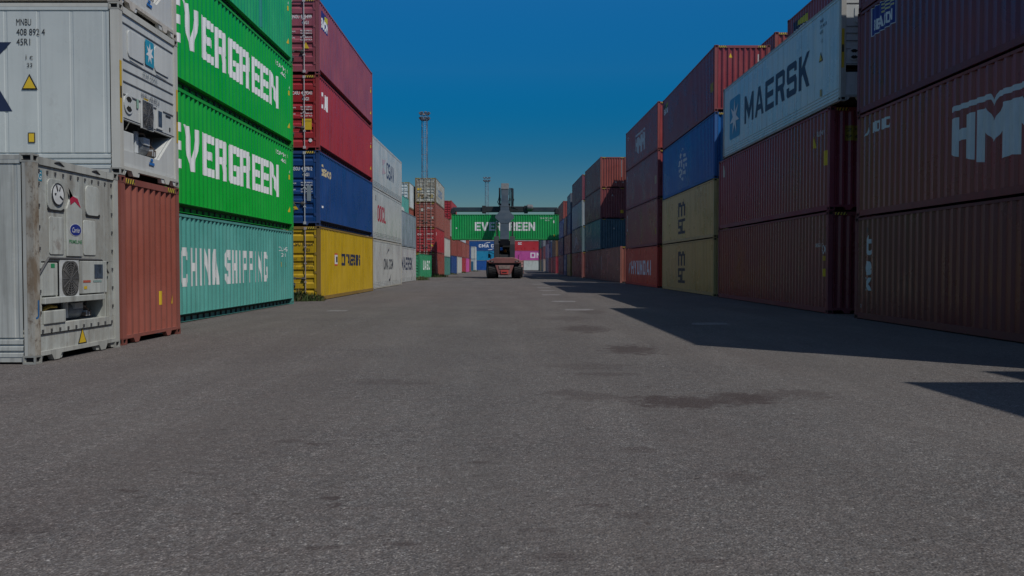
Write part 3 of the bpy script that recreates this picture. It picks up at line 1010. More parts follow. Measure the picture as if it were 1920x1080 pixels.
    pts = [(a + 0.06 + 0.205 * k, 2.68) for k in range(11)] + [(a + 0.05, 2.5 - 0.30 * k) for k in range(7)] + [(b - 0.06, 2.5 - 0.30 * k) for k in range(7)] + [(a + 0.1 + 0.22 * k, 0.44) for k in range(10)]
    bolts(mp, pts, yf - 0.001)
    sk = MB()
    uvprism(sk, [(a, 0.40), (a, 0.02), (0.20, 0.02), (0.26, 0.10), (0.52, 0.10), (0.58, 0.02), (0.72, 0.02), (0.78, 0.13), (1.66, 0.13), (1.72, 0.02),
                 (1.86, 0.02), (1.92, 0.10), (2.14, 0.10), (2.2, 0.02), (b, 0.02), (b, 0.40)], yf + 0.002, yf + 0.06)
    part("skirt", sk, m, root)
    letters(root, lambda u, v: (u - W / 2, yf - 0.003, v), (1.16, 0.17, 0.26, 0.25), polys_tris(TRI), BLK, None, "warning_sticker")
    letters(root, lambda u, v: (u - W / 2, yf - 0.006, v), (1.19, 0.185, 0.20, 0.20), polys_tris(TRI), YEL, None, "warning_sticker")
    letters(mp, f0, (a + 0.03, 2.54, 0.11, 0.15), polys_tris(UNIT), (0.03, 0.22, 0.32), None, "sticker")
    letters(mp, lambda u, v: (u - W / 2, yf - 0.007, v), (a + 0.05, 2.56, 0.07, 0.10), text_tris("G", 0.0), WHT)
    letters(root, lambda u, v: (u - W / 2, 0.0005, v), (0.025, 0.62, 0.09, 0.26), text_tris("J", 0.0), (0.02, 0.12, 0.30))
    # two lashing brackets on the top edge
    for u0 in (0.55, 1.6):
        lb = MB()
        lb.path([(u0 - W / 2, yf - 0.01, H - 0.07), (u0 - W / 2 + 0.12, yf - 0.03, H - 0.05), (u0 - W / 2 + 0.26, yf - 0.01, H - 0.09)], 0.018, 6)
        part("lashing_bracket", lb, DARK, root)
    return mp

# ------------------------------------------------------------------ ground
STAINS = [(-0.55, 3.95, 0.10, 0.05, 0.5), (0.15, 4.15, 0.13, 0.07, 0.3), (0.95, 6.0, 0.14, 0.12, 0.4), (-2.3, 4.9, 0.10, 0.05, 0.6), (-0.2, 5.6, 0.12, 0.05, 0.5), (0.9, 3.72, 0.12, 0.05, 0.35), (3.0, 8.6, 0.5, 0.4, 0.45), (-1.4, 9.5, 0.6, 0.25, 0.3), (1.2, 10.2, 0.5, 0.2, 0.35), (1.7, 8.1, 0.55, 0.50, 0.8), (2.35, 8.35, 0.35, 0.45, 0.6), (2.5, 8.3, 0.28, 0.4, 0.55), (0.9, 8.4, 0.45, 0.3, 0.4), (1.95, 13.2, 0.5, 0.9, 0.75), (1.6, 17.5, 0.6, 1.2, 0.6),
          (0.6, 8.7, 0.3, 0.25, 0.35), (-1.05, 4.75, 0.07, 0.05, 0.7), (-1.0, 4.6, 0.05, 0.05, 0.6), (-1.5, 6.2, 0.12, 0.06, 0.55), (0.5, 4.6, 0.12, 0.05, 0.5), (0.25, 3.78, 0.16, 0.07, 0.35),
          (-1.7, 6.3, 0.15, 0.08, 0.35), (-2.0, 5.3, 0.2, 0.08, 0.3), (1.5, 5.2, 0.2, 0.15, 0.35), (0.7, 4.4, 0.15, 0.08, 0.28), (1.4, 21.0, 0.7, 1.2, 0.35), (2.4, 24.0, 0.5, 1.5, 0.4),
          (-2.6, 4.2, 0.3, 0.12, 0.3), (1.0, 11.0, 0.8, 0.4, 0.25), (-0.9, 3.9, 0.1, 0.04, 0.5)]

def ground_material():
    m, nt, b = new_mat("asphalt")
    tc = node(nt, "ShaderNodeTexCoord")
    v = tc.outputs["Object"]
    def voro(scale, feature='F1'):
        n = node(nt, "ShaderNodeTexVoronoi")
        n.feature = feature
        n.inputs["Scale"].default_value = scale
        nt.links.new(v, n.inputs["Vector"])
        return n
    va = voro(75)
    vb = voro(38)
    sepa = node(nt, "ShaderNodeSeparateColor"); nt.links.new(va.outputs["Color"], sepa.inputs[0])
    sepb = node(nt, "ShaderNodeSeparateColor"); nt.links.new(vb.outputs["Color"], sepb.inputs[0])
    stone = ramp(nt, sepa.outputs[0], [(0.0, (0.030, 0.027, 0.029)), (0.40, (0.095, 0.088, 0.092)), (0.80, (0.165, 0.155, 0.158)), (0.97, (0.29, 0.28, 0.28))])
    stone2 = ramp(nt, sepb.outputs[1], [(0.0, (0.030, 0.026, 0.028)), (0.5, (0.11, 0.10, 0.104)), (0.85, (0.175, 0.158, 0.158)), (0.98, (0.30, 0.29, 0.29))])
    c = mix(nt, 0.40, stone, stone2)
    tint = noise(nt, v, 21.0, 3, 0.6)
    c = mix(nt, ramp(nt, tint, [(0.40, 0.0), (0.62, 0.30)]), c, (0.115, 0.130, 0.150))
    tint2 = noise(nt, v, 5.0, 4, 0.7)
    c = mix(nt, ramp(nt, tint2, [(0.45, 0.0), (0.65, 0.25)]), c, (0.150, 0.112, 0.105))
    vc = voro(125)
    sepc = node(nt, "ShaderNodeSeparateColor"); nt.links.new(vc.outputs["Color"], sepc.inputs[0])
    c = mix(nt, 1.0, c, ramp(nt, sepc.outputs[2], [(0.0, 0.28), (0.30, 0.88), (0.78, 1.18), (1.0, 2.1)]), 'MULTIPLY')
    # tar between the stones
    edge = ramp(nt, va.outputs["Distance"], [(0.35, 0.0), (0.75, 0.55)])
    c = mix(nt, edge, c, (0.062, 0.055, 0.056))
    n0 = noise(nt, v, 9.0, 5, 0.7)
    c = mix(nt, ramp(nt, n0, [(0.35, 0.50), (0.62, 0.0)]), c, (0.060, 0.053, 0.054))
    n1 = noise(nt, v, 0.35, 6, 0.6)
    c = mix(nt, ramp(nt, n1, [(0.30, 0.0), (0.75, 0.40)]), c, (0.18, 0.165, 0.16))
    n2 = noise(nt, scaled(nt, v, (1.0, 0.10, 1)), 1.1, 5, 0.6)
    c = mix(nt, ramp(nt, n2, [(0.42, 0.32), (0.60, 0.0)]), c, (0.075, 0.066, 0.066))
    n3 = noise(nt, scaled(nt, v, (1.0, 0.8, 1)), 3.3, 7, 0.72)
    c = mix(nt, ramp(nt, n3, [(0.62, 0.0), (0.70, 0.60)]), c, (0.055, 0.047, 0.046))
    # warmer, browner worn lane in the middle, greyer towards the sides
    lane = noise(nt, scaled(nt, v, (0.16, 0.03, 1)), 1.0, 4, 0.6)
    c = mix(nt, 1.0, c, ramp(nt, lane, [(0.35, (1.0, 1.02, 0.965)), (0.62, (1.05, 1.01, 0.935))]), 'MULTIPLY')
    # scattered dark grit, pits and drips at several sizes
    for sc_, lo, hi, am in ((0.8, 0.60, 0.70, 0.25), (2.4, 0.625, 0.68, 0.45), (7.5, 0.615, 0.66, 0.75), (16.0, 0.60, 0.65, 0.85), (38.0, 0.57, 0.63, 0.85)):
        ng = noise(nt, scaled(nt, v, (0.75, 1.25, 1)), sc_, 8, 0.72)
        c = mix(nt, ramp(nt, ng, [(lo, 0.0), (hi, am)]), c, (0.042, 0.034, 0.031))
    npale = noise(nt, v, 6.5, 8, 0.75)
    c = mix(nt, ramp(nt, npale, [(0.58, 0.0), (0.70, 0.40)]), c, (0.22, 0.21, 0.20))
    # oil and water stains, each with its own place
    geo = node(nt, "ShaderNodeTexNoise")
    geo.inputs["Scale"].default_value = 5.5
    geo.inputs["Detail"].default_value = 10
    geo.inputs["Roughness"].default_value = 0.72
    nt.links.new(v, geo.inputs["Vector"])
    sub = node(nt, "ShaderNodeVectorMath", operation='SUBTRACT')
    nt.links.new(geo.outputs["Color"], sub.inputs[0])
    sub.inputs[1].default_value = (0.5, 0.5, 0.5)
    sc = node(nt, "ShaderNodeVectorMath", operation='SCALE')
    sc.inputs["Scale"].default_value = 3.4
    nt.links.new(sub.outputs[0], sc.inputs[0])
    grit = ramp(nt, noise(nt, v, 30, 5, 0.75), [(0.35, 0.55), (0.55, 1.0)])
    for (x, y, rx, ry, k) in STAINS:
        s1 = node(nt, "ShaderNodeVectorMath", operation='SUBTRACT')
        nt.links.new(v, s1.inputs[0])
        s1.inputs[1].default_value = (x, y, 0)
        d1 = node(nt, "ShaderNodeVectorMath", operation='DIVIDE')
        nt.links.new(s1.outputs[0], d1.inputs[0])
        d1.inputs[1].default_value = (rx, ry, 1)
        a1 = node(nt, "ShaderNodeVectorMath", operation='ADD')
        nt.links.new(d1.outputs[0], a1.inputs[0])
        nt.links.new(sc.outputs[0], a1.inputs[1])
        fl = node(nt, "ShaderNodeVectorMath", operation='MULTIPLY')
        fl.inputs[1].default_value = (1, 1, 0)
        nt.links.new(a1.outputs[0], fl.inputs[0])
        ln = node(nt, "ShaderNodeVectorMath", operation='LENGTH')
        nt.links.new(fl.outputs[0], ln.inputs[0])
        m_ = mix(nt, 1.0, ramp(nt, ln.outputs["Value"], [(0.60, min(1, 1.1 * k)), (1.0, 0.0)]), grit, 'MULTIPLY')
        c = mix(nt, m_, c, (0.046, 0.034, 0.032))
    nt.links.new(c, b.inputs["Base Color"])
    b.inputs["Roughness"].default_value = 0.92
    b.inputs["Specular IOR Level"].default_value = 0.2
    bp = node(nt, "ShaderNodeBump")
    bp.inputs["Strength"].default_value = 0.9
    bp.inputs["Distance"].default_value = 0.010
    hgt = mix(nt, 0.5, ramp(nt, va.outputs["Distance"], [(0.0, 1.0), (0.8, 0.0)]), ramp(nt, vb.outputs["Distance"], [(0.0, 1.0), (0.8, 0.0)]))
    nt.links.new(hgt, bp.inputs["Height"])
    nt.links.new(bp.outputs[0], b.inputs["Normal"])
    return m

gm = MB().add([(-1500, -300, 0), (1500, -300, 0), (1500, 2500, 0), (-1500, 2500, 0)], [(0, 1, 2, 3)]).mesh("ground")
ground = link("ground", gm, ground_material())
ground["kind"] = "structure"

def worn_paint():
    m, nt, b = new_mat("worn_road_paint")
    v = obj_coords(nt)
    n = noise(nt, v, 7, 9, 0.75)
    c = mix(nt, ramp(nt, n, [(0.44, 0.0), (0.62, 1.0)]), (0.118, 0.108, 0.104), (0.20, 0.195, 0.19))
    nt.links.new(c, b.inputs["Base Color"])
    b.inputs["Roughness"].default_value = 0.9
    return m
WORN = worn_paint()
for x, y, w, d in ((2.12, 25.1, 0.95, 1.0), (2.02, 30.9, 0.95, 1.3), (1.92, 38, 0.9, 1.3), (1.97, 44.3, 0.9, 1.4), (2.03, 50, 0.9, 1.4), (2.0, 59.5, 0.9, 1.8),
                   (4.65, 19.0, 0.9, 0.7), (-5.2, 24.5, 0.6, 0.7), (3.5, 66, 1.2, 2.0)):
    pts = []
    for i in range(28):
        a = 2 * math.pi * i / 28
        q = max(abs(math.cos(a)), abs(math.sin(a)))
        k = (0.5 / q * 0.6 + 0.5 * 0.4) * rnd.uniform(0.86, 1.08)
        pts.append((x + math.cos(a) * k * w, y + math.sin(a) * k * d, 0.004))
    o = link("slot_marking", MB().add(pts, [tuple(range(28))]).mesh("slot_marking"), WORN)
    o["kind"] = "structure"

# ------------------------------------------------------------------ the container rows
MAROON = (0.20, 0.042, 0.055)
MAROON2 = (0.215, 0.040, 0.044)
BROWN = (0.27, 0.080, 0.058)
REDBROWN = (0.24, 0.060, 0.042)
TEAL = (0.085, 0.33, 0.29)
GREEN = (0.005, 0.34, 0.036)
GREEN2 = (0.012, 0.33, 0.115)
YELLOW = (0.44, 0.29, 0.010)
BLUE = (0.009, 0.050, 0.185)
BLUE2 = (0.012, 0.11, 0.36)
RED = (0.33, 0.027, 0.034)
WHITE = (0.47, 0.52, 0.53)
WHITE2 = (0.53, 0.555, 0.555)
CREAM = (0.43, 0.44, 0.40)
OLIVE = (0.30, 0.215, 0.075)
GREYBLUE = (0.20, 0.25, 0.29)
PALEBLUE = (0.30, 0.37, 0.42)
TEALDK = (0.06, 0.15, 0.18)
NAVYC = (0.012, 0.03, 0.09)
TAN = (0.17, 0.10, 0.05)
PINK = (0.50, 0.08, 0.30)
LILAC = (0.33, 0.28, 0.36)
CYAN = (0.012, 0.24, 0.42)
VIOLET = (0.11, 0.05, 0.10)
STAR = (0.03, 0.26, 0.46)

GL = "containers stacked along the left side of the aisle"
GR = "containers stacked along the right side of the aisle"
GE = "containers closing the far end of the aisle"
G2 = "containers in the second rows behind the aisle"

def stack(xf, side, y0, levels, dx=0.0, group=None, z=0.0):
    """xf: x of the face turned to the aisle at its near end; side -1 left row, +1 right row"""
    for lv in levels:
        kind, L, H, col, label, opt = lv
        a = -math.atan2(dx, L) + R(rnd.uniform(-0.06, 0.06))
        jx, jy = rnd.uniform(-0.012, 0.012), rnd.uniform(-0.03, 0.03)
        cx = xf + side * (W / 2) * math.cos(a)
        cy = y0 + side * (W / 2) * math.sin(a)
        o = dict(opt)
        fin = o.pop("finish", None)
        r = container(kind, L, H, col, label, (cx + jx, cy + jy, z), a, -side, group=o.pop("group", group), **o)
        if fin:
            fin(r)
        z += H + 0.012
    return z

L40, L20 = 12.192, 6.058
WARN = (0.60, 0.42, 0.02)

def side_bits(L, H, sd):
    """small yellow triangle and serial marks that most long sides carry near one end"""
    return [(TRI, L - 0.55 if sd < 0 else L - 0.75, 0.62, 0.20, 0.20, WARN, "warning_sticker"), (UNIT, L - 0.5, 1.75, 0.09, 0.16, WARN, "warning_sticker"),
            ("4", L - 0.48, 1.95, 0.07, 0.14, WHT, "serial_number", 0.01)]

def ser(txt, u, v, w, h, col=WHT):
    return (txt, u, v, w, h, col, "serial_number", 0.0)

# ---- left row, two stacks that stand across, their ends to the aisle
REEF_MARKS = []
s1 = container('reefer', L40, HC, (0.43, 0.45, 0.425), "weathered white refrigerated container on the ground with rusty corner post and round dial",
               (-6.53, 11.2 + W / 2, 0), R(90), -1, near='machine', group=GL, wear=0.9, rust=0.8, dirt=0.9, frame_col=(0.38, 0.39, 0.36))
carrier_end(s1, (0.40, 0.425, 0.40))
part("corner_post", MB().box(-W / 2 + 0.001, -W / 2 + 0.138, 0.001, 0.10, 0.12, HC - 0.12), paint((0.33, 0.32, 0.28), 0.9, 1.0, 0.7, 1.0, (0.08, 0.07, 0.06), 0.85), s1)

container('dry', L40, HC, BROWN, "red-brown container on the ground under the white refrigerated container with star emblem",
          (-6.60, 13.88 + W / 2, 0), R(90), -1, near='wall', group=GL, wear=0.6, rust=0.3,
          end_marks=[(UNIT, 1.52, 0.62, 0.14, 0.26, YEL, "warning_sticker"), (TRI, 2.02, 0.62, 0.13, 0.18, YEL, "warning_sticker")])
MK = block("MAERSK", 0.24, 0.19, 0.20, 0.10)
maersk = [(MK, L40 - 1.82 - 7.0, 1.06, 7.0, 1.16, NAVY, "lettering"),
          ser("MNBU", L40 - 1.73, 2.50, 0.25, 0.11, BLK), ser("408 892 4", L40 - 1.73, 2.335, 0.48, 0.11, BLK), ser("45R1", L40 - 1.73, 2.17, 0.23, 0.11, BLK),
          ser("i c", L40 - 1.58, 1.93, 0.12, 0.08, BLK), ser("33", L40 - 1.56, 1.80, 0.09, 0.07, BLK),
          (TRI, L40 - 1.66, 1.42, 0.28, 0.27, BLK, "warning_sticker"), (UNIT, L40 - 1.56, 0.53, 0.12, 0.17, BLK, "warning_sticker"), (UNIT, L40 - 1.545, 0.545, 0.09, 0.14, YEL, "warning_sticker")]
s2 = container('reefer', L40, HC, (0.465, 0.50, 0.485), "white refrigerated container on the red-brown one, star emblem and big navy letters on its side",
               (-6.60, 13.88 + W / 2, HC + 0.012), R(90), -1, near='machine', group=GL, wear=0.3, rust=0.3, dirt=0.22, marks=maersk, frame_col=(0.46, 0.46, 0.42))
letters(s2, lambda u, v: (-(W / 2 - PAN + 0.018), L40 - u, v), (L40 - 1.625, 1.445, 0.21, 0.20), polys_tris(TRI), YEL, None, "warning_sticker")
ENDM = starcool_end(s2, (0.52, 0.54, 0.525), "MNBU 408 892 4")
s3 = container('reefer', L40, HC, (0.52, 0.53, 0.51), "white refrigerated container at the top left corner, only its underside edge in view",
               (-6.62, 13.90 + W / 2, 2 * HC + 0.024), R(90), -1, near='machine', group=GL, wear=0.5, rust=0.4, frame_col=(0.48, 0.45, 0.40))
starcool_end(s3, (0.52, 0.53, 0.51))

# ---- left row, long sides to the aisle
EGT = block("EVERGREEN", 0.34, 0.20, 0.11, 0.07, {"N": 1.08, "V": 1.15, "E": 0.92})
def eg(v):
    return [(EGT, 1.65, 1.03, 8.8, 1.06, WHT, "lettering")] + side_bits(L40, HC, -1) + [ser("EISU 990410", L40 - 2.1, 2.45, 1.5, 0.13), ser("45G1", L40 - 1.4, 2.25, 0.6, 0.12)]

stack(-7.67, -1, 16.75, [
    ('dry', L40, STD, TEAL, "teal container with big white spaced letters, on the ground beside the red-brown one",
     dict(near='wall', rail='open', wear=0.6, rust=0.35, marks=[(block("CHINA SHIPPING", 0.40, 0.22, 0.22, 0.16, None, 0.8), 2.35, 0.86, 6.85, 0.93, (0.60, 0.63, 0.63), "lettering"), ser("CCLU 455 1", L40 - 1.7, 1.85, 1.1, 0.14), ser("42G1", L40 - 1.5, 1.66, 0.5, 0.12),
            (UNIT, L40 - 1.55, 1.32, 0.16, 0.16, YEL, "warning_sticker"), (UNIT, L40 - 0.95, 1.32, 0.14, 0.14, YEL, "warning_sticker")])),
    ('dry', L40, HC, GREEN, "bright green container with big white letters, resting directly on the teal container",
     dict(rail='open', wear=0.25, rust=0.08, dirt=0.12, marks=eg(0))),
    ('dry', L40, HC, GREEN, "bright green container with big white letters, third up, second above the teal container",
     dict(rail='open', wear=0.25, rust=0.08, dirt=0.12, marks=eg(1))),
    ('dry', L40, HC, GREEN2, "bluish green container, topmost of the stack above the teal container",
     dict(rail='open', wear=0.7, rust=0.2, dirt=0.3, marks=[(EGT, 0.9, 1.42, 8.4, 1.0, WHT, "lettering"), (UNIT, 8.6, 0.3, 0.30, 2.2, (0.02, 0.24, 0.20), "paint_patch")] + side_bits(L40, HC, -1))),
], group=GL)

def codes(a, b, c, col=WHT):
    return [(a, 1.38, 2.12, 0.30, 0.14, col, "serial_number"), (b, 1.74, 2.12, 0.42, 0.14, col, "serial_number"), (c, 1.78, 1.90, 0.26, 0.13, col, "serial_number"),
            ("MAX GR 30480 KG", 1.72, 1.63, 0.44, 0.055, col, "serial_number"), ("TARE 3900 KG", 1.72, 1.53, 0.44, 0.055, col, "serial_number"), ("NET 28600 KG", 1.72, 1.38, 0.44, 0.055, col, "serial_number"),
            ("CU CAP 76.4", 1.72, 1.28, 0.44, 0.055, col, "serial_number"), ("MAX GROSS", 1.28, 1.60, 0.26, 0.05, col, "serial_number"), ("PAYLOAD", 1.28, 1.36, 0.24, 0.05, col, "serial_number")]
BEACON = [(UNIT, 0.45, 1.88, 1.25, 0.72, (0.012, 0.02, 0.16), "logo"), ([[(0.45, 0.55), (1, 0.62), (1, 0.95), (0.45, 0.85)]], 0.45, 1.88, 1.25, 0.74, (0.45, 0.40, 0.03), "logo"),
          (block("BEACON", 0.34, 0.22, 0.14, 0.14), 0.52, 1.95, 1.05, 0.38, WHT, "logo")]

stack(-7.36, -1, 31.6, [
    ('dry', L40, HC, YELLOW, "yellow container on the ground with weeds at its doors and small dark lettering",
     dict(near='doors', wear=0.35, rust=0.35, bar_col=(0.30, 0.27, 0.27), frame_col=(0.24, 0.15, 0.03), end_marks=codes("CSFU", "966504", "4EG1", (0.10, 0.07, 0.02)),
          marks=[(block("CONTAINERSHIPS", 0.32, 0.22, 0.14, 0.12), 4.05, 1.36, 4.4, 0.52, NAVY, "lettering"), (UNIT, 2.75, 1.36, 0.62, 0.52, (0.55, 0.55, 0.56), "logo"),
                 ([[(0, 0), (1, 0), (1, .12), (0, .12)], [(0, .88), (1, .88), (1, 1), (0, 1)], [(0, .12), (.12, .12), (.12, .88), (0, .88)], [(.88, .12), (1, .12), (1, .88), (.88, .88)]], 2.75, 1.36, 0.62, 0.52, (0.45, 0.06, 0.03), "logo"),
                 (UNIT, 2.93, 1.50, 0.26, 0.24, NAVY, "logo")])),
    ('dry', L40, HC, BLUE, "dark blue container with white door codes, directly on the yellow container",
     dict(near='doors', rail='open', wear=0.6, rust=0.2, bar_col=(0.38, 0.42, 0.45), end_marks=codes("SEGU", "4257812", "45G1") + [(TRI, 1.36, 0.62, 0.26, 0.2, YEL, "warning_sticker"), (UNIT, 1.95, 0.95, 0.16, 0.6, GREYBLUE, "sticker")],
          marks=[("Seaco", 0.45, 1.98, 1.7, 0.45, (0.50, 0.43, 0.26), "lettering", 0.03), (UNIT, 0.4, 0.72, 0.3, 0.08, WHT, "sticker")])),
    ('dry', L40, HC, RED, "crimson red container with yellow notice on its doors, third up above the yellow container",
     dict(near='doors', rail='open', wear=0.45, rust=0.12, bar_col=(0.45, 0.42, 0.44), end_marks=codes("CAIU", "429341", "45G1") + [(UNIT, 1.78, 0.78, 0.36, 0.42, YEL, "warning_sticker"), (CAUT := "CAUTION", 1.81, 1.07, 0.30, 0.07, (0.2, 0.14, 0.02), "warning_sticker"), (ngon(0, 0, 1, 1, 3) and [ngon(0.5, 0.5, 0.5, 0.5, 16)], 2.02, 0.30, 0.14, 0.14, WHT, "sticker")],
          marks=[(block("CAI", 0.34, 0.24, 0.2, 0.2), 0.45, 1.72, 1.1, 0.62, WHT, "lettering")] + side_bits(L40, HC, -1))),
    ('dry', L40, HC, (0.27, 0.062, 0.085), "faded maroon container with a navy and yellow emblem, topmost above the yellow container",
     dict(near='doors', rail='open', wear=0.7, rust=0.15, bar_col=(0.45, 0.44, 0.46), end_marks=codes("BNOU", "555499", "45G1") + [(TRI, 1.80, 0.98, 0.26, 0.24, YEL, "warning_sticker")],
          marks=BEACON + side_bits(L40, HC, -1))),
], group=GL)

stack(-7.73, -1, 46.0, [
    ('reefer', L40, HC, (0.47, 0.49, 0.47), "white refrigerated container on the ground with black lettering between two curved strokes",
     dict(near='machine', wear=0.5, rust=0.25, frame_col=(0.40, 0.38, 0.32), marks=[(block("CMA CGM", 0.26, 0.18, 0.2, 0.2), 4.0, 1.12, 3.9, 0.66, (0.03, 0.035, 0.05), "lettering"),
          ([[(0, 0), (0.55, 0.75), (1, 1), (1, 0.7), (0.6, 0.5)]], 5.1, 2.05, 1.1, 0.42, (0.06, 0.06, 0.08), "logo"), ([[(0, 0), (0.55, 0.1), (1, 1), (0.5, 0.4), (0, 0.3)]], 6.0, 0.35, 1.0, 0.5, (0.06, 0.06, 0.08), "logo")])),
    ('reefer', L40, HC, (0.48, 0.50, 0.485), "white refrigerated container with red lettering, middle of its stack of three",
     dict(near='machine', wear=0.3, rust=0.15, dirt=0.25, marks=[(block("OOCL", 0.32, 0.16, 0.10, 0.22), 1.7, 1.05, 3.1, 0.95, (0.40, 0.02, 0.04), "lettering"), ser("OOLU", 0.9, 2.2, 0.35, 0.3, BLK)])),
    ('reefer', L40, HC, (0.49, 0.51, 0.495), "white refrigerated container with pink and navy lettering, highest on the red-lettered one",
     dict(near='machine', wear=0.5, rust=0.35, marks=[(block("CSAV", 0.24, 0.15, 0.12, 0.16), 5.1, 1.0, 3.3, 1.0, (0.03, 0.05, 0.12), "lettering"), ([[(0, 0), (1, 0.2), (0.2, 0.5)], [(0.2, 0.5), (1, 1), (0, 0.9)]], 3.4, 1.05, 1.4, 1.0, (0.46, 0.36, 0.40), "logo")])),
], group=GL)

stack(-8.62, -1, 62.4, [
    ('reefer', L40, HC, (0.47, 0.49, 0.48), "white refrigerated container with tall navy lettering under the grey striped container",
     dict(near='machine', detail=1, marks=[(MK, 2.2, 1.0, 7.4, 1.05, (0.03, 0.04, 0.08), "lettering")], wear=0.5, rust=0.2)),
    ('dry', L40, HC, GREYBLUE, "grey container with dark vertical streaks, on the white one with tall navy letters", dict(detail=1, wear=1.0, rust=0.3, dirt=1.0)),
], group=GL)
stack(-9.15, -1, 82.9, [
    ('dry', L40, STD, (0.03, 0.26, 0.12), "single green container on the ground with white letters, in front of the tall door-end stack",
     dict(near='doors', detail=1, marks=[(block("UASC", 0.26, 0.2, 0.5, 0.16), 3.0, 0.9, 7.0, 1.0, WHT, "lettering")], bar_col=(0.12, 0.28, 0.18)))], group=GL)
stack(-8.71, -1, 95.6, [
    ('dry', L40, HC, REDBROWN, "red-brown container at the bottom of the tall stack behind the green lettered one", dict(near='doors', detail=1, bar_col=(0.4, 0.35, 0.34))),
    ('dry', L40, HC, RED, "crimson container with doors in view, second from the ground behind the green lettered one",
     dict(near='doors', detail=1, bar_col=(0.45, 0.38, 0.38), end_marks=[("OH", 0.25, 2.0, 0.45, 0.22, WHT), ("TGHU 45G1", 1.35, 2.1, 0.75, 0.14, WHT, "serial_number"), ("MAX GR 30480", 1.4, 1.5, 0.6, 0.10, WHT, "serial_number"), (TRI, 1.72, 0.72, 0.4, 0.3, YEL, "warning_sticker")], marks=[("4", 0.4, 2.0, 0.4, 0.4, WHT)])),
    ('dry', L40, HC, BROWN, "brown container with pale stickers on its doors, second from top in the door-end stack",
     dict(near='doors', detail=1, bar_col=(0.42, 0.36, 0.34), end_marks=[(UNIT, 0.7, 1.9, 0.24, 0.34, CREAM, "sticker"), (UNIT, 1.95, 1.0, 0.18, 0.28, CREAM, "sticker"), ("TEMU 45G1", 1.35, 2.2, 0.7, 0.14, WHT, "serial_number")])),
    ('dry', L40, HC, (0.46, 0.48, 0.44), "white container with rusty yellow-stained doors, topmost of the door-end stack below the floodlight mast",
     dict(near='doors', detail=1, wear=0.9, rust=1.0, dirt=0.9, patina=0.75, frame_col=(0.18, 0.13, 0.07), bar_col=(0.40, 0.36, 0.28), marks=[(block("COSCO", 0.28, 0.2, 0.2, 0.16), 3.4, 1.0, 5.2, 0.85, (0.10, 0.18, 0.30), "lettering")],
          end_marks=[(UNIT, 0.25, 1.45, 0.5, 0.25, YEL, "sticker"), (UNIT, 1.7, 0.55, 0.4, 0.4, (0.35, 0.28, 0.10), "paint_patch"), (UNIT, 0.3, 0.6, 0.3, 0.5, (0.33, 0.25, 0.08), "paint_patch"), (UNIT, 0.75, 0.5, 0.25, 0.5, (0.30, 0.2, 0.08), "paint_patch")])),
], group=GL)
# second row on the left, seen over the grey container
z = stack(-11.25, -1, 78.3, [
    ('dry', L40, HC, REDBROWN, "red-brown container at the bottom of the second-row stack topped by a teal one", dict(detail=0)),
    ('dry', L40, HC, BLUE, "blue container under the teal one in the second row at left", dict(detail=0)),
    ('dry', L40, HC, TEAL, "teal container with pale round emblem seen just above the grey streaked container", dict(detail=1, marks=[([ngon(0.5, 0.5, 0.5, 0.5, 20)], 5.6, 0.5, 3.2, 1.2, (0.5, 0.52, 0.5), "logo")]))], group=G2)
stack(-11.3, -1, 91.6, [
    ('dry', L40, STD, MAROON, "maroon container lowest under the shaded white one in the left second row", dict(detail=0)),
    ('dry', L40, STD, BLUE, "blue container second from the ground under the shaded white one in the left second row", dict(detail=0)),
    ('dry', L40, STD, BROWN, "brown container directly under the shaded white one in the left second row", dict(detail=0)),
    ('dry', L40, HC, WHITE, "white container with half shaded side between the lettered white stack and the rusty door end", dict(near='doors', detail=1, frame_col=(0.20, 0.18, 0.10), bar_col=(0.42, 0.42, 0.38), wear=0.7, rust=0.6))], group=G2)

far_left = [
    (-9.0, 110.0, [(STD, (0.06, 0.20, 0.17), "dark teal container on the ground right behind the tall door-end stack"), (STD, CREAM, "cream container second from the ground, on the dark teal one behind the door-end stack"), (HC, BROWN, "brown container topmost, two above the dark teal one behind the door-end stack")], L40, 'doors'),
    (-9.0, 125.0, [(HC, BLUE, "blue container on the ground just left of the hanging green container's lower corner"), (HC, REDBROWN, "red-brown container on the far blue one, just left of the hanging green box"), (STD, CREAM, "cream container third up on the red-brown and blue pair, partly behind the hanging green box"), (HC, RED, "crimson container with doors in view, highest at left behind the hanging green box")], L40, 'doors'),
    (-9.0, 139.0, [(HC, CREAM, "cream container on the ground to the right of the far blue one"), (HC, REDBROWN, "red-brown container on the far cream one"), (STD, WHITE, "white container above the red-brown one on the far cream one")], L40, 'wall'),
    (-9.0, 152.5, [(HC, RED, "red container on the ground between the far cream and pink ones"), (HC, BROWN, "light brown container on the far red one beside the pink"), (STD, WHITE, "white container third up above the far red one, just under the hanging box")], L40, 'wall'),
    (-8.95, 165.5, [(HC, PINK, "pink container on the ground at the far left of the aisle"), (HC, BROWN, "brown container directly on the far left pink one"), (HC, REDBROWN, "red-brown container third up above the far left pink one")], L40, 'wall'),
    (-8.9, 178.5, [(HC, REDBROWN, "dark red container on the ground behind the far left pink one"), (HC, BLUE, "blue container on the dark red one behind the far left pink one")], 6.058, 'wall'),
    (-8.15, 190.0, [(HC, WHITE, "white container with a teal panel on its end, before the closing wall"), (HC, (0.50, 0.53, 0.50), "white container on the one with a teal panel before the closing wall")], 6.058, 'wall'),
]
for xf, y, lv, L, near in far_left:
    stack(xf, -1, y, [('dry', L, h, c, lab, dict(detail=1 if near == 'doors' else 0, near=near, **({'end_marks': [(UNIT, 1.3, 0.15, 0.65, 2.2, (0.02, 0.13, 0.22), "door_panel")]} if 'teal panel on its end' in lab else {}))) for h, c, lab in lv], group=GL)

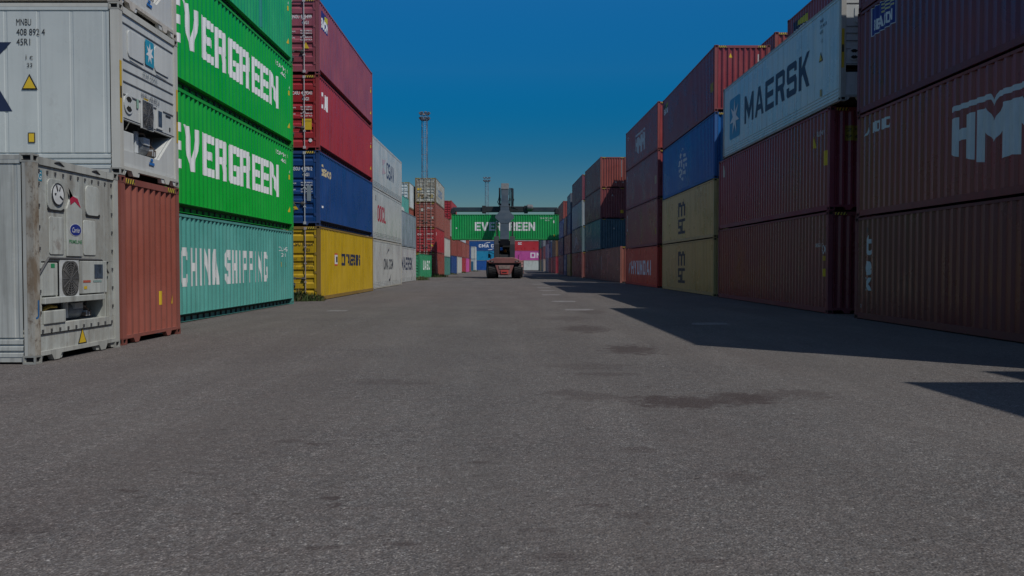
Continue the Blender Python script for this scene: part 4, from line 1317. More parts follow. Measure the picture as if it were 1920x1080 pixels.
# ---- the wall of containers that closes the aisle, long sides to the viewer
def across(x_left, y, levels, group=GE):
    z = 0
    for h, c, lab, mk in levels:
        container('dry', L40, h, c, lab, (x_left, y + W / 2, z), R(-90), +1, group=group, detail=0, marks=mk)
        z += h + 0.012
# rotated by -90 deg: local +y -> world +x, local +x -> world -y (towards the viewer); the origin is the left end
xs = lambda px, y: (px - 957) / 1530 * y
across(xs(879, 245), 245, [
    (HC, (0.012, 0.085, 0.32), "blue container with small white emblem, lowest at the aisle's end left of the stacker", [([ngon(0.5, 0.5, 0.5, 0.5, 16)], 6.2, 1.2, 1.2, 0.6, WHT, "logo")]),
    (HC, CYAN, "cyan container between two darker blue ones at the aisle's end", []),
    (HC, (0.012, 0.075, 0.26), "dark blue container with white lettering between two arcs, third up at the aisle's end", [(block("CMA CGM", 0.34, 0.24, 0.16, 0.2), 3.0, 1.0, 6.6, 0.95, WHT, "lettering"), ([[(0, 0), (0.5, 0.8), (1, 1), (1, 0.7), (0.55, 0.5)]], 4.4, 2.0, 2.0, 0.6, WHT, "logo"), ([[(0, 0), (0.55, 0.1), (1, 1), (0.5, 0.5), (0, 0.3)]], 5.8, 0.25, 1.8, 0.5, WHT, "logo")]),
    (STD, CREAM, "cream container on the dark blue lettered one at the aisle's end", [])])
across(xs(957.5, 245), 245, [
    (HC, (0.50, 0.54, 0.50), "white container on the ground right of the reach stacker at the aisle's end", []),
    (HC, PINK, "pink container with white square letters at the aisle's end, right of the reach stacker", [(block("ONE", 0.26, 0.22, 0.2, 0.03), 5.9, 0.75, 5.2, 1.6, (0.75, 0.66, 0.72), "lettering")]),
    (HC, (0.45, 0.025, 0.035), "bright red container on the pink one at the aisle's end", [(block("OC", 0.3, 0.25, 0.15, 0.12), 2.2, 1.8, 1.1, 0.7, WHT, "lettering")]),
    (STD, CREAM, "cream container on the bright red one at the aisle's end", [])])

# ---- right row
TEX = [("t", 0.60, 1.62, 0.26, 0.50, (0.55, 0.60, 0.62), "lettering", 0.03), ("e", 0.53, 1.12, 0.34, 0.36, (0.55, 0.60, 0.62), "lettering", 0.05), ("x", 0.53, 0.74, 0.34, 0.32, (0.55, 0.60, 0.62), "lettering", 0.04),
       ([ngon(0.5, 0.5, 0.5, 0.5, 14)], 0.62, 2.18, 0.12, 0.14, (0.10, 0.10, 0.11), "logo"), ser("22", 0.25, 0.30, 0.16, 0.08)]
stack(8.90, 1, 8.86, [
    ('dry', L40, STD, (0.155, 0.038, 0.037), "dark brown container on the ground at the right edge with small upright white letters",
     dict(wear=0.5, rust=0.2, marks=TEX)),
    ('dry', L40, STD, (0.23, 0.052, 0.048), "brown-red container with a huge white roofed monogram, second up at the right edge",
     dict(wear=0.4, rust=0.1, marks=[(HMM_LOGO, 4.42, 0.70, 3.13, 1.26, (0.56, 0.62, 0.64), "logo"), (block("IOIC", 0.34, 0.22, 0.12, 0.16), 0.80, 2.03, 1.0, 0.26, (0.55, 0.6, 0.62), "lettering"), (SWOOSH, 0.35, 1.98, 0.34, 0.30, (0.5, 0.55, 0.57), "logo")])),
    ('dry', L40, STD, (0.165, 0.030, 0.045), "maroon container with white runs and a navy emblem, on the one with the white monogram",
     dict(wear=1.0, rust=0.3, marks=[(UNIT, 0.75, 1.80, 1.22, 0.70, (0.55, 0.57, 0.6), "logo"), (UNIT, 0.77, 1.82, 1.18, 0.66, (0.012, 0.02, 0.20), "logo"),
                                     ([[(0, 0), (1, 0.1), (1, 0.3), (0, 0.2)], [(0, 0.4), (1, 0.5), (1, 0.7), (0, 0.6)], [(0, 0.8), (1, 0.9), (1, 1), (0, 1)]], 1.30, 2.22, 0.6, 0.22, (0.48, 0.46, 0.25), "logo"), (block("BEACON", 0.34, 0.22, 0.14, 0.14), 0.86, 1.90, 1.0, 0.26, (0.66, 0.68, 0.7), "logo")])),
    ('dry', L40, STD, MAROON, "maroon container above the frame's upper right corner, topmost of the nearest right stack", dict(wear=0.6, rust=0.2)),
], group=GR)

def white_letters_end(r):
    starcool_end(r, (0.46, 0.49, 0.50))
stack(8.93, 1, 22.9, [
    ('dry', L40, HC, (0.215, 0.045, 0.052), "maroon container on the ground, lowest below the white star-emblem refrigerated container",
     dict(wear=0.4, rust=0.15, end_marks=[(UNIT, 1.05, 2.05, 0.95, 0.30, (0.35, 0.40, 0.44), "sticker"), ("AML", 1.2, 2.10, 0.62, 0.18, (0.03, 0.07, 0.22), "sticker")],
          marks=[(UNIT, L40 - 0.42, 1.05, 0.12, 0.22, YEL, "warning_sticker"), ser("GESU 45G1 22", L40 - 1.0, 1.9, 0.5, 0.10), ser("AXI", L40 - 0.5, 1.7, 0.25, 0.25), (UNIT, L40 - 0.42, 1.5, 0.12, 0.14, (0.5, 0.28, 0.03), "sticker")])),
    ('dry', L40, HC, (0.25, 0.042, 0.058), "maroon container with a yellow label, directly under the white star-emblem refrigerated container",
     dict(wear=0.4, rust=0.15, end_marks=[(UNIT, 0.42, 1.95, 0.55, 0.42, (0.30, 0.22, 0.02), "warning_sticker"), ("2.9", 0.47, 2.2, 0.40, 0.10, (0.08, 0.06, 0.01), "warning_sticker"), ("9 6", 0.47, 2.02, 0.40, 0.10, (0.08, 0.06, 0.01), "warning_sticker")],
          marks=[(UNIT, L40 - 0.55, 1.30, 0.28, 0.42, YEL, "warning_sticker"), ([[(0, 0), (1, 0), (0.7, 1), (0.2, 0.9)]], 0.55, 2.15, 0.30, 0.5, (0.45, 0.46, 0.40), "logo"), (TRI, L40 - 1.35, 1.9, 0.22, 0.36, WARN, "warning_sticker"), ser("GLDU 7 4 9", L40 - 1.0, 2.2, 0.45, 0.14)])),
], group=GR)
stack(8.90, 1, 22.12, [
    ('reefer', L40, HC, (0.55, 0.60, 0.60), "white refrigerated container with pale blue star emblem and large navy letters, on two maroon ones",
     dict(near='machine', wear=0.5, rust=0.3, dirt=0.5, finish=white_letters_end, frame_col=(0.36, 0.36, 0.34),
          marks=[([rrect(0, 0, 1, 1, 0.10)], 1.0, 0.62, 1.5, 1.62, STAR, "logo"), (MK, 3.1, 0.92, 6.75, 1.04, NAVY, "lettering"),
                 ser("MNBU", L40 - 1.55, 2.5, 0.26, 0.10, BLK), ser("331 965 8", L40 - 1.55, 2.34, 0.5, 0.10, BLK), ser("45R1", L40 - 1.55, 2.18, 0.24, 0.10, BLK), ser("i c", L40 - 1.45, 1.92, 0.12, 0.14, BLK),
                 (TRI, L40 - 1.6, 1.40, 0.28, 0.28, BLK, "warning_sticker"), (UNIT, L40 - 1.5, 0.4, 0.14, 0.2, (0.35, 0.3, 0.12), "sticker")])),
], group=GR, z=2 * HC + 0.024)
# the star and the yellow of the triangle sit on the reefer just made
R2 = [o for o in bpy.data.objects if o.get("label", "").startswith("white refrigerated container with pale blue star")][0]
pl = lambda off: (lambda u, v: (-(W / 2 - PAN + off), L40 - u, v))
letters(R2, pl(0.018), (1.08, 0.70, 1.34, 1.46), polys_tris(star7(0.5, 0.5, 0.5, 0.5, 0.36)), WHT, None, "logo")
letters(R2, pl(0.018), (L40 - 1.565, 1.425, 0.21, 0.20), polys_tris(TRI), YEL, None, "warning_sticker")

stack(8.94, 1, 35.9, [
    ('dry', L40, STD, (0.52, 0.375, 0.15), "mustard yellow container on the ground with dark stacked letters, right row", dict(wear=0.4, rust=0.35, marks=[(MSC_LOGO, 4.4, 0.45, 1.85, 1.65, (0.05, 0.055, 0.065), "logo")])),
    ('dry', L40, STD, (0.56, 0.41, 0.175), "mustard yellow container with rust streaks, second up between the blue and the lower mustard one", dict(wear=0.6, rust=0.9, marks=[(MSC_LOGO, 4.4, 0.42, 1.85, 1.65, (0.04, 0.05, 0.075), "logo")])),
    ('dry', L40, HC, BLUE2, "blue container with a broken white emblem, on the two mustard ones", dict(wear=0.35, rust=0.1, marks=[(EMBLEM, 4.3, 0.55, 2.2, 1.75, (0.55, 0.6, 0.62), "logo"), ("L 42 R7 0", 0.3, 0.7, 0.35, 1.4, (0.25, 0.32, 0.40), "serial_number", 0.0)])),
    ('dry', L40, HC, (0.25, 0.045, 0.055), "maroon container with a sunlit end and small emblem, on the blue one with white emblem",
     dict(wear=0.5, rust=0.15, marks=[(UNIT, 0.35, 1.95, 1.1, 0.6, (0.02, 0.05, 0.05), "logo"), ([[(0.3, 0.5), (1, 0.7), (1, 1), (0.6, 0.9)]], 0.35, 1.95, 1.1, 0.65, (0.3, 0.32, 0.05), "logo"), (block("BEACON", 0.34, 0.22, 0.14, 0.14), 0.4, 1.97, 0.95, 0.32, WHT, "logo"),
                                      (UNIT, L40 - 0.75, 0.95, 0.4, 0.4, (0.35, 0.28, 0.05), "warning_sticker")],
          end_marks=[(TRI, 0.62, 2.35, 0.17, 0.20, YEL, "warning_sticker"), (UNIT, 1.90, 2.0, 0.05, 0.5, (0.5, 0.5, 0.5), "serial_number")])),
], group=GR)

stack(8.94, 1, 49.7, [
    ('dry', L40, STD, (0.58, 0.055, 0.032), "bright red container with white lettering on the ground, right row", dict(wear=0.4, rust=0.25, marks=[(block("HYUNDAI", 0.30, 0.2, 0.26, 0.12), 2.6, 0.75, 7.4, 0.95, (0.75, 0.76, 0.78), "lettering"), ([[(0, 0), (0.4, 0), (1, 1), (0.6, 1)]], 1.3, 0.8, 1.0, 0.8, (0.5, 0.5, 0.5), "logo")])),
    ('dry', L40, HC, (0.27, 0.062, 0.066), "dull maroon container resting on the bright red lettered one", dict(wear=0.5, rust=0.2, marks=[ser("TRLU 2 4", 0.5, 1.3, 0.35, 1.2), (UNIT, L40 - 0.9, 0.7, 0.35, 0.4, (0.35, 0.25, 0.04), "warning_sticker")])),
    ('dry', L40, HC, (0.26, 0.052, 0.066), "maroon container second from top, two above the bright red lettered one", dict(wear=0.5, rust=0.15, marks=[ser("C 9", 0.45, 2.1, 0.3, 0.4), (UNIT, L40 - 1.0, 0.9, 0.4, 0.5, (0.4, 0.32, 0.2), "sticker")])),
    ('dry', L40, HC, (0.29, 0.052, 0.054), "maroon container with white roofed monogram, topmost above the bright red lettered one", dict(wear=0.4, rust=0.1, marks=[(HMM_LOGO, 4.3, 0.62, 3.4, 1.45, (0.5, 0.55, 0.57), "logo"), ser("TGH", 0.7, 2.2, 0.7, 0.25)])),
], dx=-0.22, group=GR)

stack(8.70, 1, 64.6, [('dry', L40, HC, (0.24, 0.085, 0.065), "brown container standing alone on the ground before the tall shaded stack in the right row", dict(detail=1, marks=[ser("LMCU", 0.6, 0.9, 0.3, 1.4)]))], dx=-0.26, group=GR)
stack(8.50, 1, 77.2, [
    ('dry', L40, HC, (0.19, 0.06, 0.06), "dark brown container on the ground below the dark teal-blue one, right row", dict(detail=1)),
    ('dry', L40, HC, (0.06, 0.13, 0.16), "dark teal-blue container second up, with a shaded navy end beside the lone brown one", dict(detail=1, end_marks=[(TRI, 1.2, 1.9, 0.18, 0.2, CREAM, "sticker")])),
    ('dry', L40, HC, (0.20, 0.05, 0.055), "maroon container with shaded end, on the dark teal-blue one", dict(detail=1, end_marks=[(TRI, 1.05, 2.1, 0.18, 0.22, CREAM, "sticker"), (UNIT, 1.9, 0.5, 0.3, 0.3, YEL, "warning_sticker")])),
    ('dry', L40, HC, (0.24, 0.062, 0.05), "brown-red container with half sunlit end, topmost above the dark teal-blue one", dict(detail=1, end_marks=[(TRI, 1.35, 0.45, 0.2, 0.2, CREAM, "sticker"), (TRI, 2.05, 0.45, 0.2, 0.2, CREAM, "sticker"), (UNIT, 1.98, 1.0, 0.06, 1.6, (0.5, 0.5, 0.48), "serial_number")])),
], dx=-0.33, group=GR)
stack(8.05, 1, 92.0, [
    ('dry', L40, HC, (0.18, 0.065, 0.06), "dark brown container on the ground under the grey-teal one with white letters", dict(detail=1)),
    ('dry', L40, HC, (0.11, 0.17, 0.19), "grey-teal container with white letters, second up in the right row", dict(detail=1, marks=[("JA", 3.0, 0.6, 4.5, 1.3, (0.42, 0.46, 0.48), "lettering", 0.05)])),
    ('dry', L40, HC, (0.28, 0.33, 0.36), "pale grey-blue container on the grey-teal lettered one", dict(detail=1)),
    ('dry', L40, HC, (0.17, 0.05, 0.075), "purple-maroon container topmost above the pale grey-blue one", dict(detail=1)),
], dx=-0.2, group=GR)

stack(7.72, 1, 105.2, [('dry', L20, HC, (0.26, 0.20, 0.06), "short mustard container on the ground in the far right row", dict(detail=0))], group=GR)
stack(7.66, 1, 111.6, [('dry', L20, HC, (0.03, 0.07, 0.17), "short blue container with white marks on the ground behind the short mustard one", dict(detail=0, marks=[("X I", 1.5, 0.6, 3.0, 1.6, (0.5, 0.52, 0.55), "lettering", 0.04)]))], group=GR)
zz = HC + 0.012
stack(7.72, 1, 105.2, [('dry', L40, STD, (0.20, 0.06, 0.065), "maroon container resting on the short mustard and short blue ones", dict(detail=0))], group=GR, z=zz)
zz += STD + 0.012
stack(7.72, 1, 105.2, [('dry', L20, STD, (0.02, 0.065, 0.18), "short dark blue container above the mustard and maroon pair in the far right row", dict(detail=0)), ('dry', L20, STD, (0.13, 0.15, 0.20), "short slate grey container topmost beside the purple-maroon one", dict(detail=0))], group=GR, z=zz)
stack(7.66, 1, 111.6, [('dry', L20, STD, (0.18, 0.09, 0.10), "short mauve container above the short blue one with white marks", dict(detail=0))], group=GR, z=zz)

far_right = [
    (7.62, 118.0, [(HC, (0.17, 0.055, 0.055), "brown container on the ground under the far navy one"), (STD, (0.02, 0.04, 0.10), "navy container second up in the far right row"), (STD, (0.015, 0.09, 0.32), "blue container on the far navy one"), (STD, (0.25, 0.06, 0.05), "red-brown container with sunlit end, on the far blue one beside the hanging box's right end")]),
    (7.62, 137.5, [(HC, (0.26, 0.03, 0.045), "dark red container on the ground under the tan one"), (HC, TAN, "tan container in the far right row below the hanging box"), (STD, CREAM, "cream container on the tan one, behind the hanging box's lower edge")]),
    (7.62, 152.0, [(HC, (0.15, 0.04, 0.05), "maroon container on the ground under the far blue one with white emblem"), (HC, (0.02, 0.06, 0.17), "blue container with small white emblem in the far right row"), (STD, GREYBLUE, "grey-blue container on the blue one with small white emblem")]),
    (7.66, 166.5, [(HC, (0.13, 0.15, 0.20), "slate blue container on the ground under the lilac one"), (HC, LILAC, "lilac container in the far right row"), (STD, VIOLET, "dark violet container on the lilac one")]),
    (7.66, 190.0, [(HC, (0.30, 0.24, 0.20), "beige container on the ground at the far right, near the closing wall"), (HC, (0.15, 0.05, 0.06), "maroon container on the far beige one"), (STD, (0.20, 0.22, 0.24), "grey container third up on the far beige one")]),
    (7.7, 212.0, [(HC, (0.10, 0.09, 0.06), "olive container last on the ground in the right row before the closing wall"), (HC, (0.20, 0.03, 0.035), "dark red container on the last olive one"), (STD, (0.03, 0.09, 0.08), "dark green container on the last dark red one")]),
]
for xf, y, lv in far_right:
    stack(xf, 1, y, [('dry', L40, h, c, lab, dict(detail=0, marks=([([ngon(0.5, 0.5, 0.5, 0.5, 12)], 5.0, 0.9, 2.2, 1.0, (0.5, 0.55, 0.6), "logo")] if 'small white emblem in' in lab else []))) for h, c, lab in lv], group=GR)

# ---- second row on the right, seen above the first
stack(11.62, 1, 22.3, [
    ('dry', L40, HC, MAROON, "maroon container at the bottom of the right second row behind the star-emblem stack", dict(detail=0)),
    ('dry', L40, HC, BROWN, "brown container second up in the right second row behind the star-emblem stack", dict(detail=0)),
    ('dry', L40, HC, MAROON2, "dark red container third up in the right second row behind the star-emblem stack", dict(detail=0)),
    ('dry', L40, HC, (0.21, 0.040, 0.050), "maroon container with navy and yellow emblem, rising behind the white star-emblem one",
     dict(detail=2, wear=0.5, rust=0.15, marks=[(UNIT, 0.7, 1.75, 1.65, 0.85, (0.012, 0.015, 0.05), "logo"), ([[(0.1, 0.75), (1, 0.55), (1, 0.95), (0.3, 0.95)]], 0.9, 1.75, 1.45, 0.85, (0.42, 0.40, 0.03), "logo"), (block("BEACON", 0.34, 0.22, 0.14, 0.14), 0.75, 1.82, 1.45, 0.42, WHT, "logo")]))], group=G2)
stack(11.62, 1, 36.1, [
    ('dry', L40, HC, MAROON, "maroon container at the bottom of the right second row behind the mustard stack", dict(detail=0)),
    ('dry', L40, HC, BLUE, "blue container second up in the right second row behind the mustard stack", dict(detail=0)),
    ('dry', L40, HC, MAROON2, "dark red container third up in the right second row behind the mustard stack", dict(detail=0)),
    ('dry', L40, HC, (0.26, 0.05, 0.042), "red-brown container with sunlit end, peeking between the two highest maroon ones at right", dict(detail=2))], group=G2)
stack(11.30, 1, 64.05, [
    ('dry', L40, HC, MAROON, "maroon container at the bottom of the right second row behind the lone brown one", dict(detail=0)),
    ('dry', L40, HC, BLUE, "blue container second up in the right second row behind the lone brown one", dict(detail=0)),
    ('dry', L40, HC, MAROON2, "dark red container third up in the right second row behind the lone brown one", dict(detail=0)),
    ('dry', L40, HC, BROWN, "brown container topmost in the right second row, shading the half sunlit end", dict(detail=0))], dx=-0.26, group=G2)
stack(11.62, 1, 8.9, [
    ('dry', L40, STD, MAROON, "maroon container lowest in the right second row behind the monogram stack", dict(detail=0)),
    ('dry', L40, STD, REDBROWN, "red-brown container second up in the right second row behind the monogram stack", dict(detail=0)),
    ('dry', L40, STD, BLUE, "blue container third up in the right second row behind the monogram stack", dict(detail=0)),
    ('dry', L40, STD, MAROON2, "dark red container topmost in the right second row behind the monogram stack", dict(detail=0))], group=G2)
# ---- stacks beside and behind the photographer; their shadows reach into the picture
stack(8.9, 1, 5.68 - L40, [('dry', L40, STD, MAROON, "maroon container on the ground outside the right edge", dict(detail=0)), ('dry', L40, STD, BLUE, "blue container second up outside the right edge", dict(detail=0)), ('dry', L40, STD, BROWN, "brown container third up outside the right edge, shading the ground", dict(detail=0))], group=GR)
stack(11.8, 1, 5.4 - L40, [('dry', L40, STD, MAROON, "maroon container lowest in the second row outside the right edge", dict(detail=0)), ('dry', L40, STD, TEAL, "teal container second up in the second row outside the right edge", dict(detail=0)), ('dry', L40, STD, BROWN, "brown container third up in the second row outside the right edge", dict(detail=0)), ('dry', L40, STD, RED, "red container highest in the second row outside the right edge", dict(detail=0))], group=G2)

# ------------------------------------------------------------------ reach stacker with its container
XS, YS = -0.62, 85.3
st = thing("reach_stacker", "red and dark grey reach stacker seen from behind, boom raised, holding a green container", "reach stacker", (XS, YS, 0))
REDM = paint((0.22, 0.085, 0.075), 0.8, 0.3, 0.5, 0.8, (0.10, 0.085, 0.075))
DGREY = paint((0.020, 0.022, 0.025), 0.3, 0.1, 0.5, 0.4)
BOOMM = paint((0.022, 0.038, 0.054), 0.4, 0.05, 0.5, 0.3)
DUST = plain("dusty_deck", (0.22, 0.17, 0.15), 0.8, var=0.35, scale=3)
cw = MB()
cw.prism([(-1.0, 2.2), (1.0, 2.2), (1.58, 1.97), (1.70, 1.80), (1.66, 1.60), (-1.66, 1.60), (-1.70, 1.80), (-1.58, 1.97)], 0.0, 2.1, 'y')
cw.prism([(-1.02, 1.46), (1.02, 1.46), (0.84, 0.98), (0.66, 0.46), (0.46, 0.34), (-0.46, 0.34), (-0.66, 0.46), (-0.86, 1.0)], 0.12, 2.1, 'y')
cwo = part("counterweight", cw, REDM, st, bevel=0.06)
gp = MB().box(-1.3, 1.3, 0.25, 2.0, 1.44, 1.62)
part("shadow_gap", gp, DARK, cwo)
dk = MB().box(-0.85, 0.85, 0.02, 2.0, 2.19, 2.23)
part("top_plate", dk, DUST, cwo, bevel=0.01)
pn = MB().prism([(-0.62, 1.38), (0.62, 1.38), (0.56, 1.02), (-0.56, 1.02)], 0.06, 0.14, 'y')
part("rear_panel", pn, DUST, cwo, bevel=0.01)
bmpr = MB()
bmpr.prism([(-0.42, 0.90), (0.42, 0.90), (0.36, 0.46), (-0.36, 0.46)], 0.02, 0.13, 'y')
bo = part("rear_bumper", bmpr, paint((0.42, 0.05, 0.04), 0.5, 0.2, 0.5, 0.5), cwo, bevel=0.02)
part("tow_slot", MB().box(-0.24, 0.24, 0.0, 0.03, 0.60, 0.70), HOLE, bo)
for s in (-1, 1):
    h = MB().prism([(s * 1.12, 1.72), (s * 1.52, 1.80), (s * 1.50, 1.90), (s * 1.10, 1.84)], -0.03, 0.05, 'y')
    lt = part("tail_light", h, DARK, cwo)
    part("light_lens", MB().box(min(s * 1.2, s * 1.4), max(s * 1.2, s * 1.4), -0.05, -0.031, 1.79, 1.84), plain("lens_glass", (0.42, 0.36, 0.33), 0.25, var=0.3), lt)
part("chassis", MB().box(-0.85, 0.85, 1.9, 8.2, 0.75, 1.5).box(-1.55, 1.55, 6.2, 7.6, 0.6, 1.35).box(-1.62, -0.9, 2.4, 5.6, 0.7, 1.55).box(0.9, 1.62, 2.4, 5.6, 0.7, 1.55), DGREY, st, bevel=0.03)
part("engine_hood", MB().box(-0.9, 0.9, 2.1, 3.3, 1.6, 2.35), DGREY, st, bevel=0.05)
tw = MB()
for s in (-1, 1):
    a, b_ = sorted((s * 0.56, s * 1.10))
    tw.prism([(0.35, 2.1), (2.6, 1.6), (3.4, 1.6), (2.2, 4.35), (0.7, 4.45), (0.45, 3.6)], a, b_, 'x')
tw.box(-0.56, 0.56, 1.0, 1.5, 3.55, 4.0).box(-0.56, 0.56, 0.6, 1.6, 1.7, 2.5)
part("boom_tower", tw, DGREY, st, bevel=0.03)

def wheel(x, y, r, w, steer=0.0):
    t = MB()
    prof = [(0.45 * r, -w / 2 + 0.06), (0.62 * r, -w / 2), (0.90 * r, -w / 2 + 0.02), (r, -w / 2 + 0.10), (r, w / 2 - 0.10), (0.90 * r, w / 2 - 0.02), (0.62 * r, w / 2), (0.45 * r, w / 2 - 0.06)]
    t.lathe(prof, 'x', 32)
    for k in range(24):                                  # tread lugs
        a = 2 * math.pi * k / 24
        M = Matrix.Rotation(a, 4, 'X')
        t.box(-w / 2 + 0.04, -0.02, -0.05, 0.05, r - 0.02, r + 0.03, 0, M)
        M = Matrix.Rotation(a + math.pi / 24, 4, 'X')
        t.box(0.02, w / 2 - 0.04, -0.05, 0.05, r - 0.02, r + 0.03, 0, M)
    wo_ = bpy.data.objects.new("wheel", None)
    COL.objects.link(wo_)
    wo_.parent = st
    wo_.location = (x, y, r + 0.03)
    wo_.rotation_euler = (0, 0, R(steer))
    part("tyre", t, RUBBER, wo_)
    rim = MB().lathe([(0, -w / 2 + 0.2), (0.2 * r, -w / 2 + 0.12), (0.42 * r, -w / 2 + 0.10), (0.46 * r, -w / 2 + 0.06), (0.46 * r, w / 2 - 0.06), (0.42 * r, w / 2 - 0.1), (0.2 * r, w / 2 - 0.12), (0, w / 2 - 0.2)], 'x', 24)
    part("rim", rim, plain("rim_grey", (0.20, 0.19, 0.19), 0.6), wo_)
wheel(-1.40, 1.0, 0.86, 0.92, 10)
wheel(1.34, 1.0, 0.86, 0.82, 4)
for x in (-1.72, -1.02, 1.02, 1.72):
    wheel(x, 7.0, 0.85, 0.60)
fd = MB()
for s in (-1, 1):
    a, b_ = sorted((s * 0.95, s * 2.08))
    fd.prism([(5.9, 1.2), (6.2, 1.75), (6.7, 1.95), (7.4, 1.95), (7.9, 1.6), (7.8, 1.55), (7.35, 1.85), (6.75, 1.85), (6.3, 1.68), (6.0, 1.2)], a, b_, 'x')
part("fender", fd, REDM, st)
lad = MB()
for x in (1.70, 2.05):
    lad.tube((x, 4.6, 0.45), (x, 4.6, 1.95), 0.035, n=6)
for k in range(5):
    lad.box(1.70, 2.05, 4.5, 4.7, 0.48 + 0.32 * k, 0.53 + 0.32 * k, 1)
part("ladder", lad, [REDM, DARK], st)
rl = MB()
for x in (-1.5, 1.5):
    rl.path([(x, 2.3, 1.6), (x, 2.3, 2.5), (x, 4.5, 2.5), (x, 4.5, 1.6)], 0.022, 6)
part("hand_rail", rl, DGREY, st)
mr = MB()
mr.path([(-1.05, 4.6, 2.6), (-1.75, 4.9, 2.9), (-1.75, 4.9, 2.3)], 0.03, 6).box(-1.85, -1.6, 4.86, 4.92, 2.2, 2.65)
part("mirror", mr, DARK, st)
# cab
cabf = MB()
for x in (-0.70, 0.62):
    for y in (2.9, 4.5):
        cabf.box(x, x + 0.08, y, y + 0.08, 1.6, 3.75)
cabf.box(-0.74, 0.74, 2.85, 4.65, 3.70, 3.88).box(-0.72, 0.72, 2.88, 2.96, 1.6, 2.62).box(-0.72, 0.72, 2.88, 2.96, 3.34, 3.70)
cabf.box(-0.72, -0.50, 2.88, 2.96, 2.62, 3.34).box(0.50, 0.72, 2.88, 2.96, 2.62, 3.34)
cabf.box(-0.60, 0.60, 4.40, 4.52, 1.73, 3.05).box(-0.25, 0.60, 4.40, 4.52, 3.05, 3.70).box(-0.72, -0.64, 2.9, 4.55, 1.6, 2.4).box(0.64, 0.72, 2.9, 4.55, 1.6, 2.4).box(-0.72, 0.72, 2.9, 4.6, 1.62, 1.72)
cabo = part("cab", cabf, DGREY, st, bevel=0.015)
gl, nt_, b_ = new_mat("cab_glass")
b_.inputs["Base Color"].default_value = (0.55, 0.65, 0.72, 1)
b_.inputs["Roughness"].default_value = 0.03
b_.inputs["Transmission Weight"].default_value = 1.0
b_.inputs["IOR"].default_value = 1.05
part("rear_window", MB().box(-0.49, 0.49, 2.91, 2.918, 2.63, 3.33), gl, cabo)
part("side_window", MB().box(-0.686, -0.680, 2.99, 4.49, 2.42, 3.69).box(0.664, 0.670, 2.99, 4.49, 2.42, 3.69), gl, cabo)
part("windscreen", MB().box(-0.61, 0.61, 4.53, 4.538, 1.75, 3.69), gl, cabo)
part("seat", MB().box(-0.19, 0.29, 3.2, 3.75, 2.50, 2.62).box(-0.17, 0.27, 3.10, 3.19, 2.55, 2.80).tube((0.05, 3.45, 1.7), (0.05, 3.45, 2.51), 0.08), plain("seat_cloth", (0.03, 0.03, 0.035), 0.9), cabo)
# boom
P0, P1 = Vector((0, 0.9, 4.1)), Vector((0, 8.35, 10.25))
bd = (P1 - P0).normalized()
ang = math.atan2(bd.z, bd.y)
BM = Matrix.Translation(P0) @ Matrix.Rotation(ang, 4, 'X')      # local y runs along the boom, z is its upper side
BL = (P1 - P0).length
b1 = MB().box(-0.48, 0.48, -0.45, 5.6, -0.45, 0.42, 0, BM).box(-0.52, 0.52, 5.35, 5.6, -0.49, 0.46, 0, BM)
bo1 = part("boom", b1, BOOMM, st, bevel=0.03)
b2 = MB().box(-0.41, 0.41, 5.4, BL, -0.36, 0.36, 0, BM)
part("boom_extension", b2, BOOMM, bo1, bevel=0.03)
br = MB().prism([(-0.50, 2.3), (-0.62, 2.6), (-1.03, 3.25), (-1.03, 3.6), (-0.72, 4.1), (-0.50, 4.6), (0.50, 4.6), (0.72, 4.1), (1.03, 3.6), (1.03, 3.25), (0.62, 2.6), (0.50, 2.3)], 0.428, 0.47, 'z', 0, BM)
part("cylinder_bracket", br, BOOMM, bo1, bevel=0.01)
for s in (-1, 1):
    c = MB().tube((s * 0.80, 4.9, 1.5), (s * 0.84, 3.95, 4.4), 0.19, n=14)
    cy = part("lift_cylinder", c, paint((0.20, 0.03, 0.03), 0.4, 0.1, 0.4, 0.3), st, smooth=True)
    part("piston_rod", MB().tube((s * 0.84, 3.95, 4.4), (s * 0.86, 3.35, 6.15), 0.11, n=12), plain("chrome", (0.5, 0.5, 0.5), 0.2, 0.9, 0.05), cy, smooth=True)
hd = MB()
hd.box(-0.44, 0.44, BL - 0.85, BL + 0.30, -0.42, 0.44, 0, BM)
ho = part("boom_head", hd, plain("head_grey", (0.10, 0.105, 0.105), 0.5), bo1, bevel=0.03)
for x0, x1 in ((-0.70, -0.50), (0.50, 0.64)):
    part("hose_reel", MB().box(x0, x1, 7.6, 8.3, 8.3, 10.2).box(x0 - 0.03, x1 + 0.03, 7.7, 8.2, 8.75, 9.05), DGREY, ho, bevel=0.04)
part("tilt_cylinder", MB().tube((0.85, 8.1, 10.15), (0.85, 8.3, 8.1), 0.15, n=12).box(0.66, 0.9, 8.0, 8.2, 9.95, 10.2), BOOMM, ho, smooth=True)
hose = MB()
for k in range(3):
    hose.path([(0.70 + 0.05 * k, 7.8, 9.8 - 0.3 * k), (0.98 + 0.03 * k, 7.85, 8.9), (0.80, 8.0, 8.1), (1.3 + 0.2 * k, 8.1, 7.75 - 0.06 * k), (2.0, 8.1, 7.9)], 0.022, 6)
    hose.path([(-0.62 - 0.03 * k, 7.8, 9.6 - 0.3 * k), (-0.80 - 0.03 * k, 7.9, 8.6), (-0.6, 8.0, 8.05)], 0.022, 6)
part("hose", hose, RUBBER, ho)
part("rotator", MB().lathe([(0.0, 8.9), (0.45, 8.9), (0.45, 8.5), (0.62, 8.4), (0.62, 8.05), (0.0, 8.05)], 'z', 20, 0, Matrix.Translation((0, 8.6, 0))).box(-0.3, 0.3, 8.2, 9.0, 8.8, 9.9), DGREY, ho)
